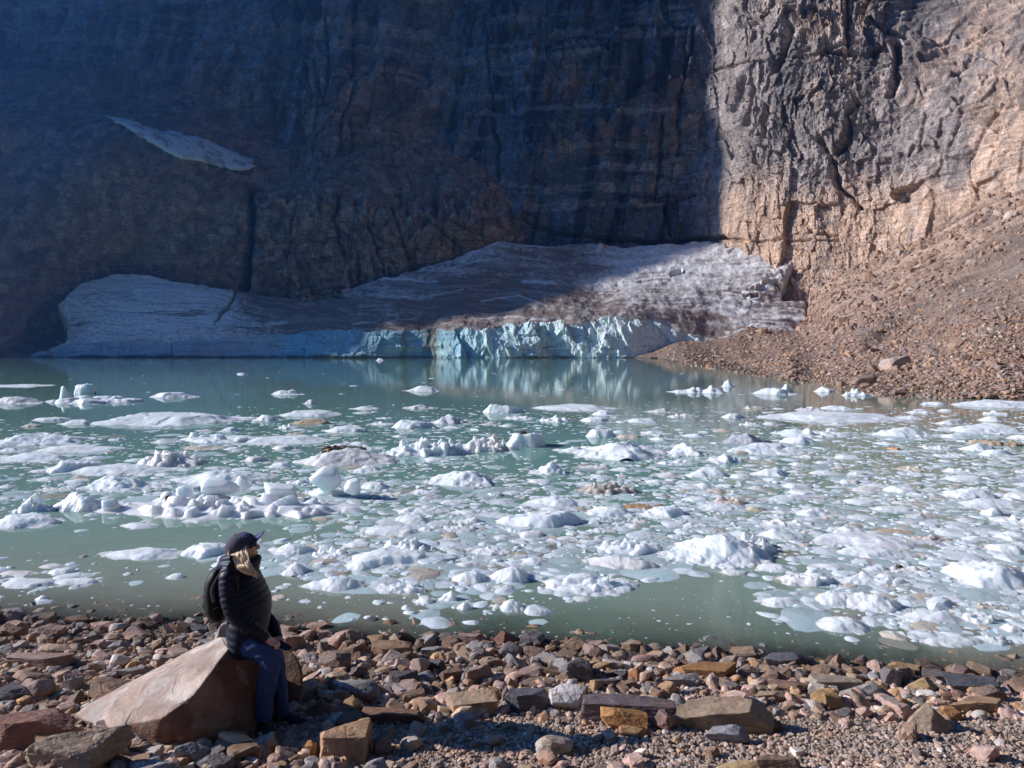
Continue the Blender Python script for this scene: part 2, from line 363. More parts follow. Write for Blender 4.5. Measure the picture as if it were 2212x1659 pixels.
nA = fbm2(s_ * 0.03, z * 0.05, 5, 71); nB = fbm2(s_ * 0.35, z * 0.07, 4, 72); nC = fbm2(s_ * 0.5, z * 0.5, 4, 73)
C = lerp(np.array([0.235, 0.185, 0.155]), np.array([0.33, 0.30, 0.28]), (sstep(-0.1, 0.4, nC + 0.4 * blocky))[..., None] * 0.7)
C = lerp(C, np.array([0.36, 0.24, 0.16]), (sstep(0.0, 0.45, nA) * 0.5)[..., None])
C = lerp(C, dark, (sstep(0.12, 0.45, nB) * 0.8 * blocky)[..., None])
st_ = np.exp(-(segdist(PX + wj * 1.3, PY, [(543, 400), (541, 500), (532, 620)]) / 9) ** 4)
C = lerp(C, dark * 0.45, (st_ * 0.9)[..., None])
C = C * np.array([.95, .88, .86]) * (0.7 + .6 * cells((s_ + wx) / 3.4, (z + wz + sh) / 3.0, 22, .9, True)[0])[..., None] * lerp(1, .45, (1 - sstep(0, .07, e2)) * (.3 + .6 * blocky))[..., None]
me = mk('rock_buttress', V, gridfaces(*PX.shape)); setcol(me, C)
tag(link('rock_slope', me, M_CLIFF), kind='structure')

# ------------------------------------------------------------------ glacier
GL = [(0, 772.5, 233), (60, 772.5, 233), (300, 772.5, 233), (600, 772.5, 233), (900, 772.5, 233), (1200, 772.5, 233), (1420, 772.5, 233),
      (130, 740, 238), (130, 650, 250), (200, 600, 262), (270, 588, 266), (330, 640, 254), (330, 700, 243), (500, 625, 262), (500, 700, 243), (430, 660, 252), (530, 740, 238),
      (560, 712, 240), (700, 714, 237.5), (850, 715, 237), (1000, 712, 237), (1120, 702, 237), (1250, 694, 238), (1320, 683, 240), (1400, 690, 241), (1470, 715, 240), (1560, 752, 236), (1420, 740, 237),
      (560, 640, 262), (700, 640, 262), (820, 605, 268), (920, 575, 274), (1060, 530, 284), (1100, 515, 288), (1200, 530, 286), (1400, 532, 285), (1520, 520, 287), (1600, 523, 281), (1730, 545, 268),
      (900, 660, 252), (1100, 640, 256), (1300, 610, 262), (1500, 580, 268), (1650, 600, 258), (1650, 680, 244), (1740, 640, 250), (1740, 710, 238), (1650, 740, 232), (1300, 660, 250), (1500, 650, 250), (1100, 680, 245), (900, 690, 244), (1100, 580, 272), (1300, 560, 277)]
gl = TPS(GL, 0.0005)
OUT = [(40, 776), (60, 764), (140, 735), (150, 690), (125, 648), (150, 625), (180, 605), (225, 592), (280, 585), (330, 592), (370, 602), (440, 612), (505, 622), (560, 632), (640, 640), (700, 632), (760, 618), (800, 603), (860, 590), (925, 567), (980, 550), (1040, 530), (1075, 514), (1110, 518), (1190, 528), (1240, 522), (1300, 521), (1350, 530), (1440, 524), (1500, 518), (1560, 520), (1620, 527), (1700, 540), (1765, 546), (1745, 560), (1725, 566), (1700, 590), (1685, 610), (1690, 645), (1740, 645), (1745, 690), (1742, 718), (1700, 735), (1640, 745), (1575, 757), (1510, 752), (1450, 764), (1415, 776)]
def inside(px, py, poly):
    c = np.zeros(px.shape, bool); n = len(poly)
    for i in range(n):
        x0, y0 = poly[i]; x1, y1 = poly[(i + 1) % n]
        if y0 == y1: continue
        k = ((y0 > py) != (y1 > py)) & (px < (x1 - x0) * (py - y0) / (y1 - y0) + x0); c ^= k
    return c
def sdf(px, py, poly):
    d = segdist(px, py, poly + [poly[0]]); return np.where(inside(px, py, poly), d, -d)
xs = np.arange(20, 1790, 1.9); ys = np.concatenate([np.arange(505, 776, 1.35), [780, 790]])
PX, PY = np.meshgrid(xs, ys)
wob = fbm2(PX * 0.05, PY * 0.05, 3, 88) * 5
sd = sdf(PX + wob, PY + wob * 0.6, [(a, b if b < 770 else 800) for a, b in OUT])
Yg = gl(PX, PY)
Yg = np.where(PY > 772.5, np.minimum(Yg, 233.5), Yg)
V = P(PX, PY, Yg); x_, y_, z_ = V[..., 0].copy(), V[..., 1].copy(), V[..., 2].copy()
N = gridnormals(V); N[N[..., 2] < 0] *= -1
# front face weight
topy = np.interp(PX, [0, 100, 300, 560, 700, 850, 1000, 1120, 1250, 1320, 1400, 1470, 1560, 1600], [760, 745, 735, 725, 714, 715, 712, 703, 695, 684, 690, 715, 750, 772]) + fbm2(PX * 0.03, PX * 0, 4, 91) * 7
face = sstep(-2, 3, PY - topy)
flow = 0.12 * x_ + 0.9 * (y_ + 1.5 * fbm2(x_ * 0.03, y_ * 0.03, 3, 93) * 3)
band = fbm2(x_ * 0.03, flow * 0.45, 5, 94); band2 = fbm2(x_ * 0.1, flow * 1.2, 4, 95)
ff1, ge1 = facets(x_ / 6.5 + z_ * 0.05, z_ / 9 + x_ * 0.02, 96, 1.5, 0.7); ff2, ge2 = facets(x_ / 2.2, z_ / 3.5, 97, 1.5, 0.6)
calv = sstep(960, 1010, PX) * (1 - 0.45 * sstep(1290, 1360, PX))
D = face * calv * (2.3 * ff1 + 1.1 * ff2 + 0.9 * fbm2(x_ * .5, z_ * .3, 4, 98)) + face * (1 - calv) * (0.9 * fbm2(x_ * .08, z_ * .6, 4, 99) + .8 * ff1 + .4 * ff2)
cr1, cr2, cr3, _, _, _, _ = cells(x_ / 14, flow / 2.4, 101)
ridg = 1 - np.abs(fbm2(x_ * 0.06 + 0.05 * flow, flow * 0.38, 4, 102))
rr = sstep(1450, 1600, PX) * sstep(590, 640, PY)
D = D + (1 - face) * (0.45 * band2 + (0.35 + 1.1 * rr) * (ridg - 0.7) * 1.2 + 0.5 * fbm2(x_ * .35, y_ * .35, 4, 120))
# serac jumble on the right margin
ser = np.exp(-(segdist(PX, PY, [(1740, 552), (1700, 570), (1680, 600), (1655, 625), (1625, 640)]) / 16) ** 2)
s1, se = facets(x_ / 2.6, (y_ + z_) / 3.5, 103, 2.2, 1.2); D = D + ser * (2.6 * s1 - 0.2)
# broken ice where the two lobes meet
br = np.exp(-(segdist(PX, PY, [(640, 640), (700, 632), (750, 620)]) / 14) ** 2); D = D + br * 2.0 * s1
for poly, hw, dep in [([(512, 625), (500, 650), (486, 668), (470, 690)], 3, 1.6), ([(1470, 583), (1450, 592)], 3, 1.5), ([(1480, 586), (1450, 594)], 2.5, 1.5), ([(1575, 545), (1600, 525)], 1.8, 1.0),
                      ([(700, 634), (755, 640)], 4, 3.0), ([(370, 735), (372, 765)], 1.5, 1.0), ([(1215, 543), (1250, 548)], 4, 1.5), ([(1290, 540), (1297, 532)], 4, -1.2), ([(1570, 530), (1590, 528)], 3, 1.2)]:
    D = D - dep * np.exp(-(segdist(PX, PY, poly) / hw) ** 2)
D = np.where(PY > 773, 0, D)
V = V + N * D[..., None]
V[..., 2] -= (1 - sstep(-1, 6, sd)) * 2.0 + np.clip(-sd, 0, 60) * 0.25
V[..., 1] += np.clip(-sd, 0, 60) * 0.35
# ice colour: clean ice, grimy ice, rock debris
deb = TPS([(100, 740, .6), (200, 650, .05), (280, 600, .0), (420, 640, .15), (480, 650, .25), (200, 760, .1), (400, 720, .05), (560, 660, .85), (640, 690, .8), (560, 700, .55), (750, 690, .85), (900, 650, .75), (850, 620, .55), (950, 600, .6), (1060, 540, .45), (1060, 580, .8), (1100, 640, .9), (1000, 690, .95), (1200, 680, .8), (1250, 560, .7), (1300, 530, .4), (1250, 600, .65),
           (1500, 540, .2), (1600, 540, .2), (1400, 580, .2), (1500, 590, .2), (1350, 630, .4), (1500, 640, .5), (1600, 620, .45), (1650, 600, .4), (1550, 690, .62), (1650, 700, .7), (1720, 690, .75), (1720, 720, .9), (1560, 735, .95), (1450, 680, .55), (1350, 670, .45), (1720, 550, .3)], 0.001)(PX, PY)
dv = deb + 0.30 * band + 0.16 * band2 + 0.22 * fbm2(x_ * .10, y_ * .14, 4, 121) + 0.3 * fbm2(x_ * .9, y_ * .9, 3, 105)
dmask = sstep(0.42, 0.72, dv) * (1 - face)
lay = np.abs(fbm2(x_ * 0.02 + z_ * 0.01, z_ * 0.95 + 4.5 * fbm2(x_ * 0.03, z_ * 0.03, 3, 106), 2, 107))
lines = (1 - sstep(0.01, 0.06, lay))
ncl = fbm2(x_ * 0.25, z_ * 0.3, 4, 108)
iceC = np.array([0.50, 0.52, 0.56]); whiteC = np.array([0.84, 0.84, 0.85]); blueC = np.array([0.32, 0.56, 0.66]); debC = np.array([0.26, 0.20, 0.175]); grime = np.array([0.58, 0.54, 0.53])
C = lerp(np.broadcast_to(whiteC, V.shape), grime, (sstep(0.05, 0.45, dv))[..., None])
C = lerp(C, debC, dmask[..., None])
C = lerp(C, whiteC, (sstep(0.82, 0.93, ridg) * (0.2 + 0.5 * rr) * (1 - face))[..., None])
turq = np.array([0.42, 0.68, 0.72]); fc = lerp(np.broadcast_to(blueC, V.shape), turq, sstep(-0.2, 0.4, ncl)[..., None])
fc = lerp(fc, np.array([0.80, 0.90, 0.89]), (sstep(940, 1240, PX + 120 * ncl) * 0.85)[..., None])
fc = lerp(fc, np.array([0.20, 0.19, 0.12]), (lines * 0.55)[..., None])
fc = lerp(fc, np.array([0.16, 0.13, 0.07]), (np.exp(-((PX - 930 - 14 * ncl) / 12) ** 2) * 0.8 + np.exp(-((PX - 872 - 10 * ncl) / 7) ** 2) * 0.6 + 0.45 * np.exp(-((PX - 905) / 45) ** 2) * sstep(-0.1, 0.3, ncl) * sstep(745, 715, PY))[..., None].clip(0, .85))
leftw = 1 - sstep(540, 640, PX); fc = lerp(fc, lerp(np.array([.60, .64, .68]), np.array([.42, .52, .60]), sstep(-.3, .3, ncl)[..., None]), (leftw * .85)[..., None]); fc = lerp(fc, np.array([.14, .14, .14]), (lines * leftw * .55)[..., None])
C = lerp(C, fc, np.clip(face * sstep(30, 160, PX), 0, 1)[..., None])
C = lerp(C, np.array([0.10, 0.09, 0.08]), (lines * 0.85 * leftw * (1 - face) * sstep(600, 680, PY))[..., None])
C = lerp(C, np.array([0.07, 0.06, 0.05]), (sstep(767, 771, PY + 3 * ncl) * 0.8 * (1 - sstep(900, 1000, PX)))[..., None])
for (poly, wd) in [([(810, 603), (880, 604), (945, 608)], 2.0), ([(1075, 517), (1120, 530), (1185, 529)], 2.2), ([(1000, 560), (1040, 535), (1075, 517)], 2), ([(960, 585), (1030, 562), (1080, 560)], 1.5), ([(1040, 650), (1120, 640), (1180, 660)], 1.6), ([(930, 640), (1000, 625)], 1.2),
                   ([(300, 625), (400, 650), (500, 640)], 1.5), ([(460, 690), (490, 675), (515, 665)], 2), ([(575, 700), (620, 698)], 3), ([(1040, 690), (1100, 684), (1180, 690)], 1.6), ([(760, 700), (900, 688)], 1), ([(1130, 608), (1200, 612)], 3), ([(1380, 585), (1430, 575), (1470, 580)], 4)]:
    C = lerp(C, whiteC, (np.exp(-(segdist(PX, PY + wob * 0.4, poly) / wd) ** 2) * 0.85)[..., None])
for (poly, wd) in [([(512, 625), (500, 650), (486, 668), (462, 700)], 1.8), ([(700, 636), (752, 642)], 4), ([(1452, 592), (1482, 584)], 2)]:
    C = lerp(C, dark * 0.4, (np.exp(-(segdist(PX, PY, poly) / wd) ** 2) * 0.9)[..., None])
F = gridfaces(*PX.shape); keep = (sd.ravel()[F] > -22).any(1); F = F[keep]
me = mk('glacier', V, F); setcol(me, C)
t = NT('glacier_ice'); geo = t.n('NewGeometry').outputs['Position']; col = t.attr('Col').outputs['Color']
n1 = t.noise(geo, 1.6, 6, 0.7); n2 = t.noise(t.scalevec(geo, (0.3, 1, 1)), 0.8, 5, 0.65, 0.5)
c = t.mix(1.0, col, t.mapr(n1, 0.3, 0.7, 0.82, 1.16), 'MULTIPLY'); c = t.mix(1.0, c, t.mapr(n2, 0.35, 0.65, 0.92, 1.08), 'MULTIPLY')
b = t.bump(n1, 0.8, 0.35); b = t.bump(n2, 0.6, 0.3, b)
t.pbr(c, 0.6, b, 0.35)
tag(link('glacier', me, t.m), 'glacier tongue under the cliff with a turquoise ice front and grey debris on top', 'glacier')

# snow patch on the ledge at upper left
SP = [(232, 252), (262, 256), (300, 268), (350, 282), (420, 294), (450, 305), (500, 325), (550, 345), (553, 360), (530, 371), (500, 368), (440, 352), (400, 345), (350, 325), (310, 300), (270, 272)]
xs = np.arange(222, 566, 2.2); ys = np.arange(244, 380, 1.8); PX, PY = np.meshgrid(xs, ys)
sd = sdf(PX + 9 * fbm2(PX * .06, PY * .06, 4, 5), PY + 5 * fbm2(PX * .08, PY * .08, 4, 6), SP)
Ys = bt(PX, PY) - 3.4 - 1.2 * sstep(0, 10, sd) + 12 * (1 - sstep(-5, 1, sd))
V = P(PX, PY, Ys); V[..., 2] += 0.35 * fbm2(V[..., 0] * .3, V[..., 1] * .4, 3, 7)
nn = fbm2(V[..., 0] * .2, V[..., 1] * .5, 4, 9)
C = lerp(np.array([0.80, 0.82, 0.86]), np.array([0.42, 0.40, 0.40]), (sstep(-.1, .4, nn + .8 * fbm2(V[..., 0] * .8, V[..., 1] * .8, 3, 19)) * .9 + sstep(500, 560, PX) * .4).clip(0, 1)[..., None])
F = gridfaces(*PX.shape); F = F[(sd.ravel()[F] > -4).any(1)]
me = mk('snow_patch', V, F, True); setcol(me, C)
tag(link('snow_patch', me, t.m), 'long dirty snow patch lying on the high ledge of the shaded left rock wall', 'snow patch')

# ------------------------------------------------------------------ talus on the right shore
Z = lambda x, y, zz: (x, y, float(Yz(y, zz)))
TL = [Z(1380, 773.5, 0), Z(1420, 774.5, 0), Z(1490, 790, 0), Z(1600, 806, 0), Z(1700, 822, 0), Z(1790, 835, 0), Z(1850, 847, 0), Z(1900, 857, 0), Z(2050, 860, 0), Z(2212, 863, 0), Z(2450, 868, 0),
      Z(1490, 815, -1.8), Z(1300, 790, -3), Z(1700, 850, -1.2), Z(1900, 885, -1.0), Z(2212, 895, -1), Z(2450, 900, -1), Z(1300, 774, -0.8),
      (1500, 765, 190), (1560, 757, 205), (1600, 790, 137), (1600, 765, 168), (1620, 745, 215),
      (2212, 760, 53), (2212, 700, 62), (2212, 620, 80), (2212, 530, 116), (2212, 490, 150), (2212, 440, 190), (2212, 390, 218), (2212, 330, 240), (2450, 700, 58), (2450, 500, 100), (2450, 440, 145), (2450, 380, 180),
      (1700, 775, 105), (1690, 752, 165), (1725, 715, 238), (1800, 700, 165), (1745, 650, 254), (1810, 640, 215), (1755, 570, 272), (1770, 535, 280),
      (1900, 810, 63), (1900, 740, 95), (1900, 690, 130), (1900, 645, 175), (1900, 595, 218), (1900, 540, 250), (2050, 790, 57), (2050, 700, 80), (2050, 625, 112), (2050, 580, 155), (2050, 530, 195), (2050, 480, 228), (2050, 430, 245),
      (1500, 560, 302), (1500, 650, 292), (1500, 720, 262), (1350, 755, 262), (1620, 700, 240), (1620, 620, 275)]
tl = TPS(TL, 0.0008)
xs = axis(1290, 1380, 2232, 2700, 2.2, 14); ys = np.concatenate([np.arange(200, 300, 4), np.arange(300, 880, 2.0), np.arange(880, 905, 8)])
PX, PY = np.meshgrid(xs, ys)
SHX = [1290, 1380, 1420, 1490, 1600, 1700, 1790, 1850, 1900, 2050, 2212, 2450, 2750]; SHY = [772, 773.5, 774.5, 790, 806, 822, 835, 847, 857, 860, 863, 868, 874]
shl = np.interp(PX, SHX, SHY) + 3.0 * fbm2(PX * .04, PX * 0, 4, 12); bel = np.clip(PY - shl, 0, 200)
T_ = tl(PX, PY); T_ = np.where(bel > 0, Yz(PY, 0) * (1 + np.minimum(bel, 30) * .02), np.minimum(T_, Yz(np.maximum(PY, 760), 0) * np.where(PY > 760, 1.0, 9)))
V0 = P(PX, PY, T_); V = V0.copy(); N = gridnormals(V); N[N[..., 2] < 0] *= -1
x_, y_, z_ = V[..., 0], V[..., 1], V[..., 2]
lineY = np.interp(PX, [1290, 1600, 1750, 1850, 2000, 2110, 2212, 2450], [690, 715, 735, 728, 655, 575, 510, 380]) + 16 * fbm2(PX * .015, PY * .015, 3, 15)
rocky = np.clip(0.85 * sstep(0, 26, lineY - PY) + np.exp(-(segdist(PX, PY, [(1870, 735), (1990, 650), (2110, 575), (2212, 515), (2300, 450)]) / 13) ** 2) + 0.9 * sstep(0, 30, 560 - PY + (PX - 1760) * -0.55 + 25 * fbm2(PX * .02, PY * .02, 3, 5)) + 0.7 * np.exp(-(segdist(PX, PY, [(1740, 590), (1860, 585), (1980, 540), (2100, 480)]) / 28) ** 2), 0, 1)
g1, _ = facets((x_ + y_ * .3) / 6.0, (y_ + z_) / 11, 201, 1.8, 0.4); g2, _ = facets((x_ - y_ * .2) / 2.6, (y_ + z_) / 5.0, 202, 1.7, 0.4)
g3, _ = facets(x_ / 0.45, (y_ + z_) / 0.6, 203, 1.4, 0.5)
shore = sstep(640, 760, PY)
gul = 1 - np.abs(fbm2((x_ * .8 + y_ * .55) * 0.09, (x_ - y_) * 0.01, 3, 205))
g0, _ = facets((x_ + y_ * .5) / 9.0, (z_ * 1.6 + y_ * .4) / 9.0, 209, 2.0, .5); g4, _ = facets((x_ - z_ * .4) / 1.6, (z_ * 1.4 + y_ * .5) / 1.8, 208, 1.8, .5)
D = rocky * (1.3 * g0 + .8 * g1 + 0.8 * g2 * sstep(160, 90, y_) + .5 * g4 * sstep(190, 120, y_)) + (1 - rocky) * (0.12 * g2 + 0.12 * g3 + 0.35 * fbm2(x_ * .12, y_ * .08, 3, 206)) + 0.9 * (gul - .6) * (1 - shore) - 0.9 * np.exp(-(segdist(PX, PY, [(1880, 745), (2000, 660), (2212, 530)]) / 9) ** 2)
D = blur(D, 1) * sstep(0.2, 2.5, z_ + 0.4) + 0.12 * fbm2(x_ * .5, y_ * .5, 3, 207) * (z_ > -0.3)
V = V + N * D[..., None]
nA = fbm2(x_ * 0.05, y_ * 0.04, 4, 211); nC = fbm2(x_ * 0.9, y_ * 0.7, 4, 212)
scr = np.array([0.25, 0.18, 0.14]); org = np.array([0.45, 0.315, 0.235])
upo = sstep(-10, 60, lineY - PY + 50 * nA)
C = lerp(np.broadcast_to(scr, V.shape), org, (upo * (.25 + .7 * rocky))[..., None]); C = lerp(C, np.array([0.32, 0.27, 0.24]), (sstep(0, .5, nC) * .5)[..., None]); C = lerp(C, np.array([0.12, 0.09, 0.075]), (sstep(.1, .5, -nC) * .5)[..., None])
gc0 = cells((x_ + y_ * .5) / 9.0, (z_ * 1.6 + y_ * .4) / 9.0, 209); gc1 = cells((x_ + y_ * .3) / 5.0, (y_ * .22 + z_) / 4.0, 210)
C = C * lerp(1, (.62 + .5 * gc0[0] + .3 * gc1[0]), rocky * .8)[..., None] * lerp(1, .5, (1 - sstep(0, .06, gc1[6] - gc1[5])) * rocky)[..., None]
C = lerp(C, np.array([.10, .08, .07]), (np.exp(-((PY - lineY - 8) / 11) ** 2) * sstep(1820, 1900, PX) * sstep(-.3, .3, nC) * .75)[..., None])
for poly, hw in [([(1800, 560), (1880, 520), (1960, 480)], 4), ([(1960, 540), (2050, 480), (2120, 450)], 4), ([(1880, 620), (1960, 590), (2040, 560)], 3), ([(2060, 430), (2140, 380), (2212, 370)], 4), ([(1990, 450), (2010, 400), (2050, 370)], 3), ([(2100, 500), (2180, 440)], 4), ([(1770, 620), (1790, 580)], 3)]:
    C = lerp(C, np.array([.07, .055, .05]), (np.exp(-(segdist(PX + 9 * nA, PY + 9 * nC, poly) / hw) ** 2) * .8)[..., None])
mor = np.exp(-((PX - 1520) / 110) ** 2 - ((PY - 768) / 12) ** 2); C = lerp(C, np.array([0.15, 0.105, 0.08]), (mor * .9).clip(0, 1)[..., None])
C = lerp(C, np.array([0.10, 0.08, 0.06]), (1 - sstep(-0.05, 0.25, z_))[..., None] * 0.7)
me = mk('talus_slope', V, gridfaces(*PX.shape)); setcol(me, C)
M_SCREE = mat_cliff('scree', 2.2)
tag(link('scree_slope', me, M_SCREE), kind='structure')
TALUS = (PX, PY, V)

# ------------------------------------------------------------------ mountain beyond the left edge of the frame; it casts the shade on the wall and glacier
s0 = -345.0
def uH(px, py, Y):
    X_, Y_, Z_ = P(px, py, Y); ca, sa = math.cos(SUN_A), math.sin(SUN_A)
    u = Y_ * ca + X_ * sa; s = X_ * ca - Y_ * sa
    return (u, Z_ + (s - s0) * math.tan(SUN_E))
prof = [(150, -5), (192, -5), (203, 40), (209, 88), (216, 108)]
for (px, py) in [(780, 740), (870, 705), (960, 694), (1060, 684), (1130, 670), (1200, 648), (1290, 618), (1380, 588), (1460, 558), (1535, 532)]:
    prof.append(uH(px, py, float(gl(px, py))))
for (px, py) in [(1553, 500), (1556, 420), (1570, 335), (1545, 255), (1526, 200), (1532, 120), (1548, 0), (1550, -150)]:
    prof.append(uH(px, py, float(wall_depth(np.array(float(px)), np.array(float(py))))))
print('PROFILE', [(round(a), round(b)) for a, b in prof])
prof += [(prof[-1][0] + 25, prof[-1][1] + 45), (430, 420), (520, 470), (640, 430), (760, 300), (900, -5)]
pts = []
for (a, b) in zip(prof[:-1], prof[1:]):
    for k in range(6): q = k / 6; pts.append((lerp(a[0], b[0], q), lerp(a[1], b[1], q)))
pts.append(prof[-1]); pts = np.array(pts)
jit = fbm2(np.arange(len(pts)) * 0.45, np.zeros(len(pts)), 3, 3)
ca, sa = math.cos(SUN_A), math.sin(SUN_A)
rows = []
for k, (off, hs) in enumerate([(40, 0.45), (14, 0.8), (4, 0.96), (0, 1.0), (-40, 1.0), (-110, .8), (-200, .4), (-260, -.05)]):
    s = s0 + off; u = pts[:, 0]; Hh = pts[:, 1] * hs + (1.6 * jit * (k >= 1) if k != 3 else 1.2 * jit)
    if off < 0: Hh = pts[:, 1] * hs + off * math.tan(SUN_E) * -0.0
    if k < 3: Hh = np.maximum(Hh, -5)
    rows.append(np.stack([s * ca + u * sa, -s * sa + u * ca, Hh], -1))
V = np.stack(rows); 
me = mk('mountain', V, gridfaces(*V.shape[:2])); setcol(me, np.broadcast_to(np.array([0.2, 0.18, 0.17]), V.shape))
tag(link('mountain', me, M_CLIFF), kind='structure')

# unseen valley slopes behind and beside the photographer, added to cut the sky fill
az = np.linspace(R(-178), R(48), 160); V = []
for k, fr in enumerate([0.22, .4, .6, .8, 1.0, 1.12, 1.3]):
    rad_ = 420 * fr; x_ = rad_ * np.cos(az); y_ = rad_ * np.sin(az)
    hgt = np.interp(np.degrees(az), [-178, -172, -155, -130, -90, -40, 0, 30, 48], [20, 70, 200, 330, 330, 330, 300, 320, 330]) * (1 + .25 * fbm2(az * 4, az * 0, 4, 9))
    zz = hgt * [(-.02), .06, .26, .6, 1.0, .8, -.02][k] + 12 * fbm2(x_ * .02, y_ * .02, 3, 14) * (0 < k < 6)
    V.append(np.stack([x_, y_ - 10, zz], -1))
V = np.array(V); me = mk('sky_block_slopes', V, gridfaces(*V.shape[:2])); setcol(me, np.broadcast_to(np.array([0.045, 0.05, 0.04]), V.shape))
tag(link('sky_block_slopes', me, M_CLIFF), kind='structure')

# ------------------------------------------------------------------ near shore: ground height, lake bed
_sx = np.array([(0, 1338), (300, 1342), (560, 1352), (700, 1378), (850, 1386), (1000, 1382), (1150, 1384), (1300, 1398), (1500, 1410), (1700, 1424), (1850, 1440), (2000, 1448), (2212, 1462)], float)
_sY = Yz(_sx[:, 1]); _sX = (_sx[:, 0] - 1106) / FPX * _sY
def shoreY(X):
    return np.interp(X, _sX, _sY) - 0.10 * np.clip(X - _sX[-1], 0, 60) + 0.03 * np.clip(_sX[0] - X, 0, 60)
def ground(X, Y):
    X = np.asarray(X, float); Y = np.asarray(Y, float)
    d = shoreY(X) - Y
    z = np.where(d > 0, 0.14 * d, 0.17 * d)
    z = np.maximum(z, -3.0)
    z = z + 0.035 * fbm2(X * 1.1, Y * 1.1, 3, 301) + 0.012 * fbm2(X * 5, Y * 5, 2, 302)
    return z
def hit(px, py, zoff=0.0):
    """where the ray through a picture point meets the beach or lake bed"""
    d = ray(px, py); t0, t1 = 1.0, 60.0
    ts = np.linspace(2.5, 14, 400); z = CAMZ + d[2] * ts; g = ground(d[0] * ts, ts) + zoff
    k = np.argmax(z < g); Y = ts[k] if z[k] < g[k] else float(Yz(py, 0))
    return float(d[0] * Y), float(Y), float(ground(d[0] * Y, Y))
xs = axis(-60, -7, 8, 60, 0.035, 1.5); yy = np.concatenate([np.arange(-40, 3.4, 1.2), np.arange(3.4, 10.5, 0.035), np.arange(10.5, 20, 0.6)])
GX, GY = np.meshgrid(xs, yy); GZ = ground(GX, GY)
pb = cells(GX / 0.06, GY / 0.06, 303); GZ = GZ + 0.010 * np.clip(0.5 - pb[5], 0, 1) + 0.006 * (pb[0] - .5)
me = mk('ground', np.stack([GX, GY, GZ], -1), gridfaces(*GX.shape)[:, ::-1], True)
n_ = fbm2(GX * .8, GY * .8, 4, 305); C = lerp(np.array([0.20, 0.155, 0.125]), np.array([0.30, 0.235, 0.19]), sstep(-.3, .4, n_)[..., None])
C = lerp(C, np.array([0.20, 0.16, 0.125]), (1 - sstep(-0.02, 0.10, GZ))[..., None] * .8); setcol(me, C)
M_STONE = mat_rock('beach_stone', 'object'); M_STONEA = mat_rock('gravel_stone', 'attr', 2.0)
tag(link('ground', me, mat_rock('gravel_bed', 'attr', 3.0)), kind='structure')

# ------------------------------------------------------------------ lake water
xs = axis(-420, -12, 12, 320, 0.12, 4); yy = np.concatenate([np.arange(4.0, 13, 0.1), np.arange(13, 60, 1), np.arange(60, 330, 4)])
WX, WY = np.meshgrid(xs, yy)
me = mk('water', np.stack([WX, WY, np.zeros_like(WX)], -1), gridfaces(*WX.shape)[:, ::-1], True)
dep = -ground(WX, WY)
setval(me, 1 - np.exp(-np.clip(dep, 0, 5) * 7.5), 'murk')
mud = np.exp(-np.clip(dep, 0, 5) * 1.5)
# brown, silty water along the right-hand shore
pyw = 752 + CAMZ / WY * FPX; pxw = 1106 + WX / WY * FPX
silt = sstep(0, 1, (pxw - 1350 - 260 * sstep(900, 800, pyw)) / 500) * (1 - sstep(905, 940, pyw)) * 0.75
C = lerp(np.array([0.205, 0.40, 0.345]), np.array([0.38, 0.36, 0.28]), np.clip(mud * 0.95 + silt, 0, 1)[..., None])
C = lerp(C, np.array([0.20, 0.34, 0.26]), (sstep(-.1, .5, fbm2(WX * .3, WY * .16, 4, 307)) * sstep(1050, 1250, pxw + 200 * sstep(1150, 1300, pyw)) * .6)[..., None])
setcol(me, C)
t = NT('lake_water'); geo = t.n('NewGeometry').outputs['Position']
col = t.attr('Col').outputs['Color']; murk = t.attr('murk').outputs['Fac']
swirl = t.noise(t.scalevec(geo, (0.6, 1.2, 1)), 1.2, 5, 0.6, 1.5)
col = t.mix(t.mapr(swirl, 0.5, 0.72, 0, 0.30), col, (0.20, 0.20, 0.13))
w1 = t.noise(t.scalevec(geo, (1, 1.8, 1)), 2.2, 3, 0.5); w2 = t.noise(t.scalevec(geo, (1, 1.6, 1)), 9, 3, 0.5)
b = t.bump(w1, 0.018, 0.08); b = t.bump(w2, 0.03, 0.012, b)
body = t.n('BsdfDiffuse'); t.set(body, 0, col)
tr = t.n('BsdfTransparent'); tr.inputs[0].default_value = (0.85, 0.82, 0.70, 1)
m1 = t.n('MixShader'); t.set(m1, 0, murk); t.set(m1, 1, tr.outputs[0]); t.set(m1, 2, body.outputs[0])
gls = t.n('BsdfGlossy'); gls.inputs['Roughness'].default_value = 0.01; t.set(gls, 'Normal', b)
fr = t.n('Fresnel'); fr.inputs[0].default_value = 1.33; t.set(fr, 'Normal', b)
m2 = t.n('MixShader'); t.set(m2, 0, fr.outputs[0]); t.set(m2, 1, m1.outputs[0]); t.set(m2, 2, gls.outputs[0])
t.t.links.new(m2.outputs[0], t.out.inputs[0])
tag(link('water', me, t.m), kind='structure')

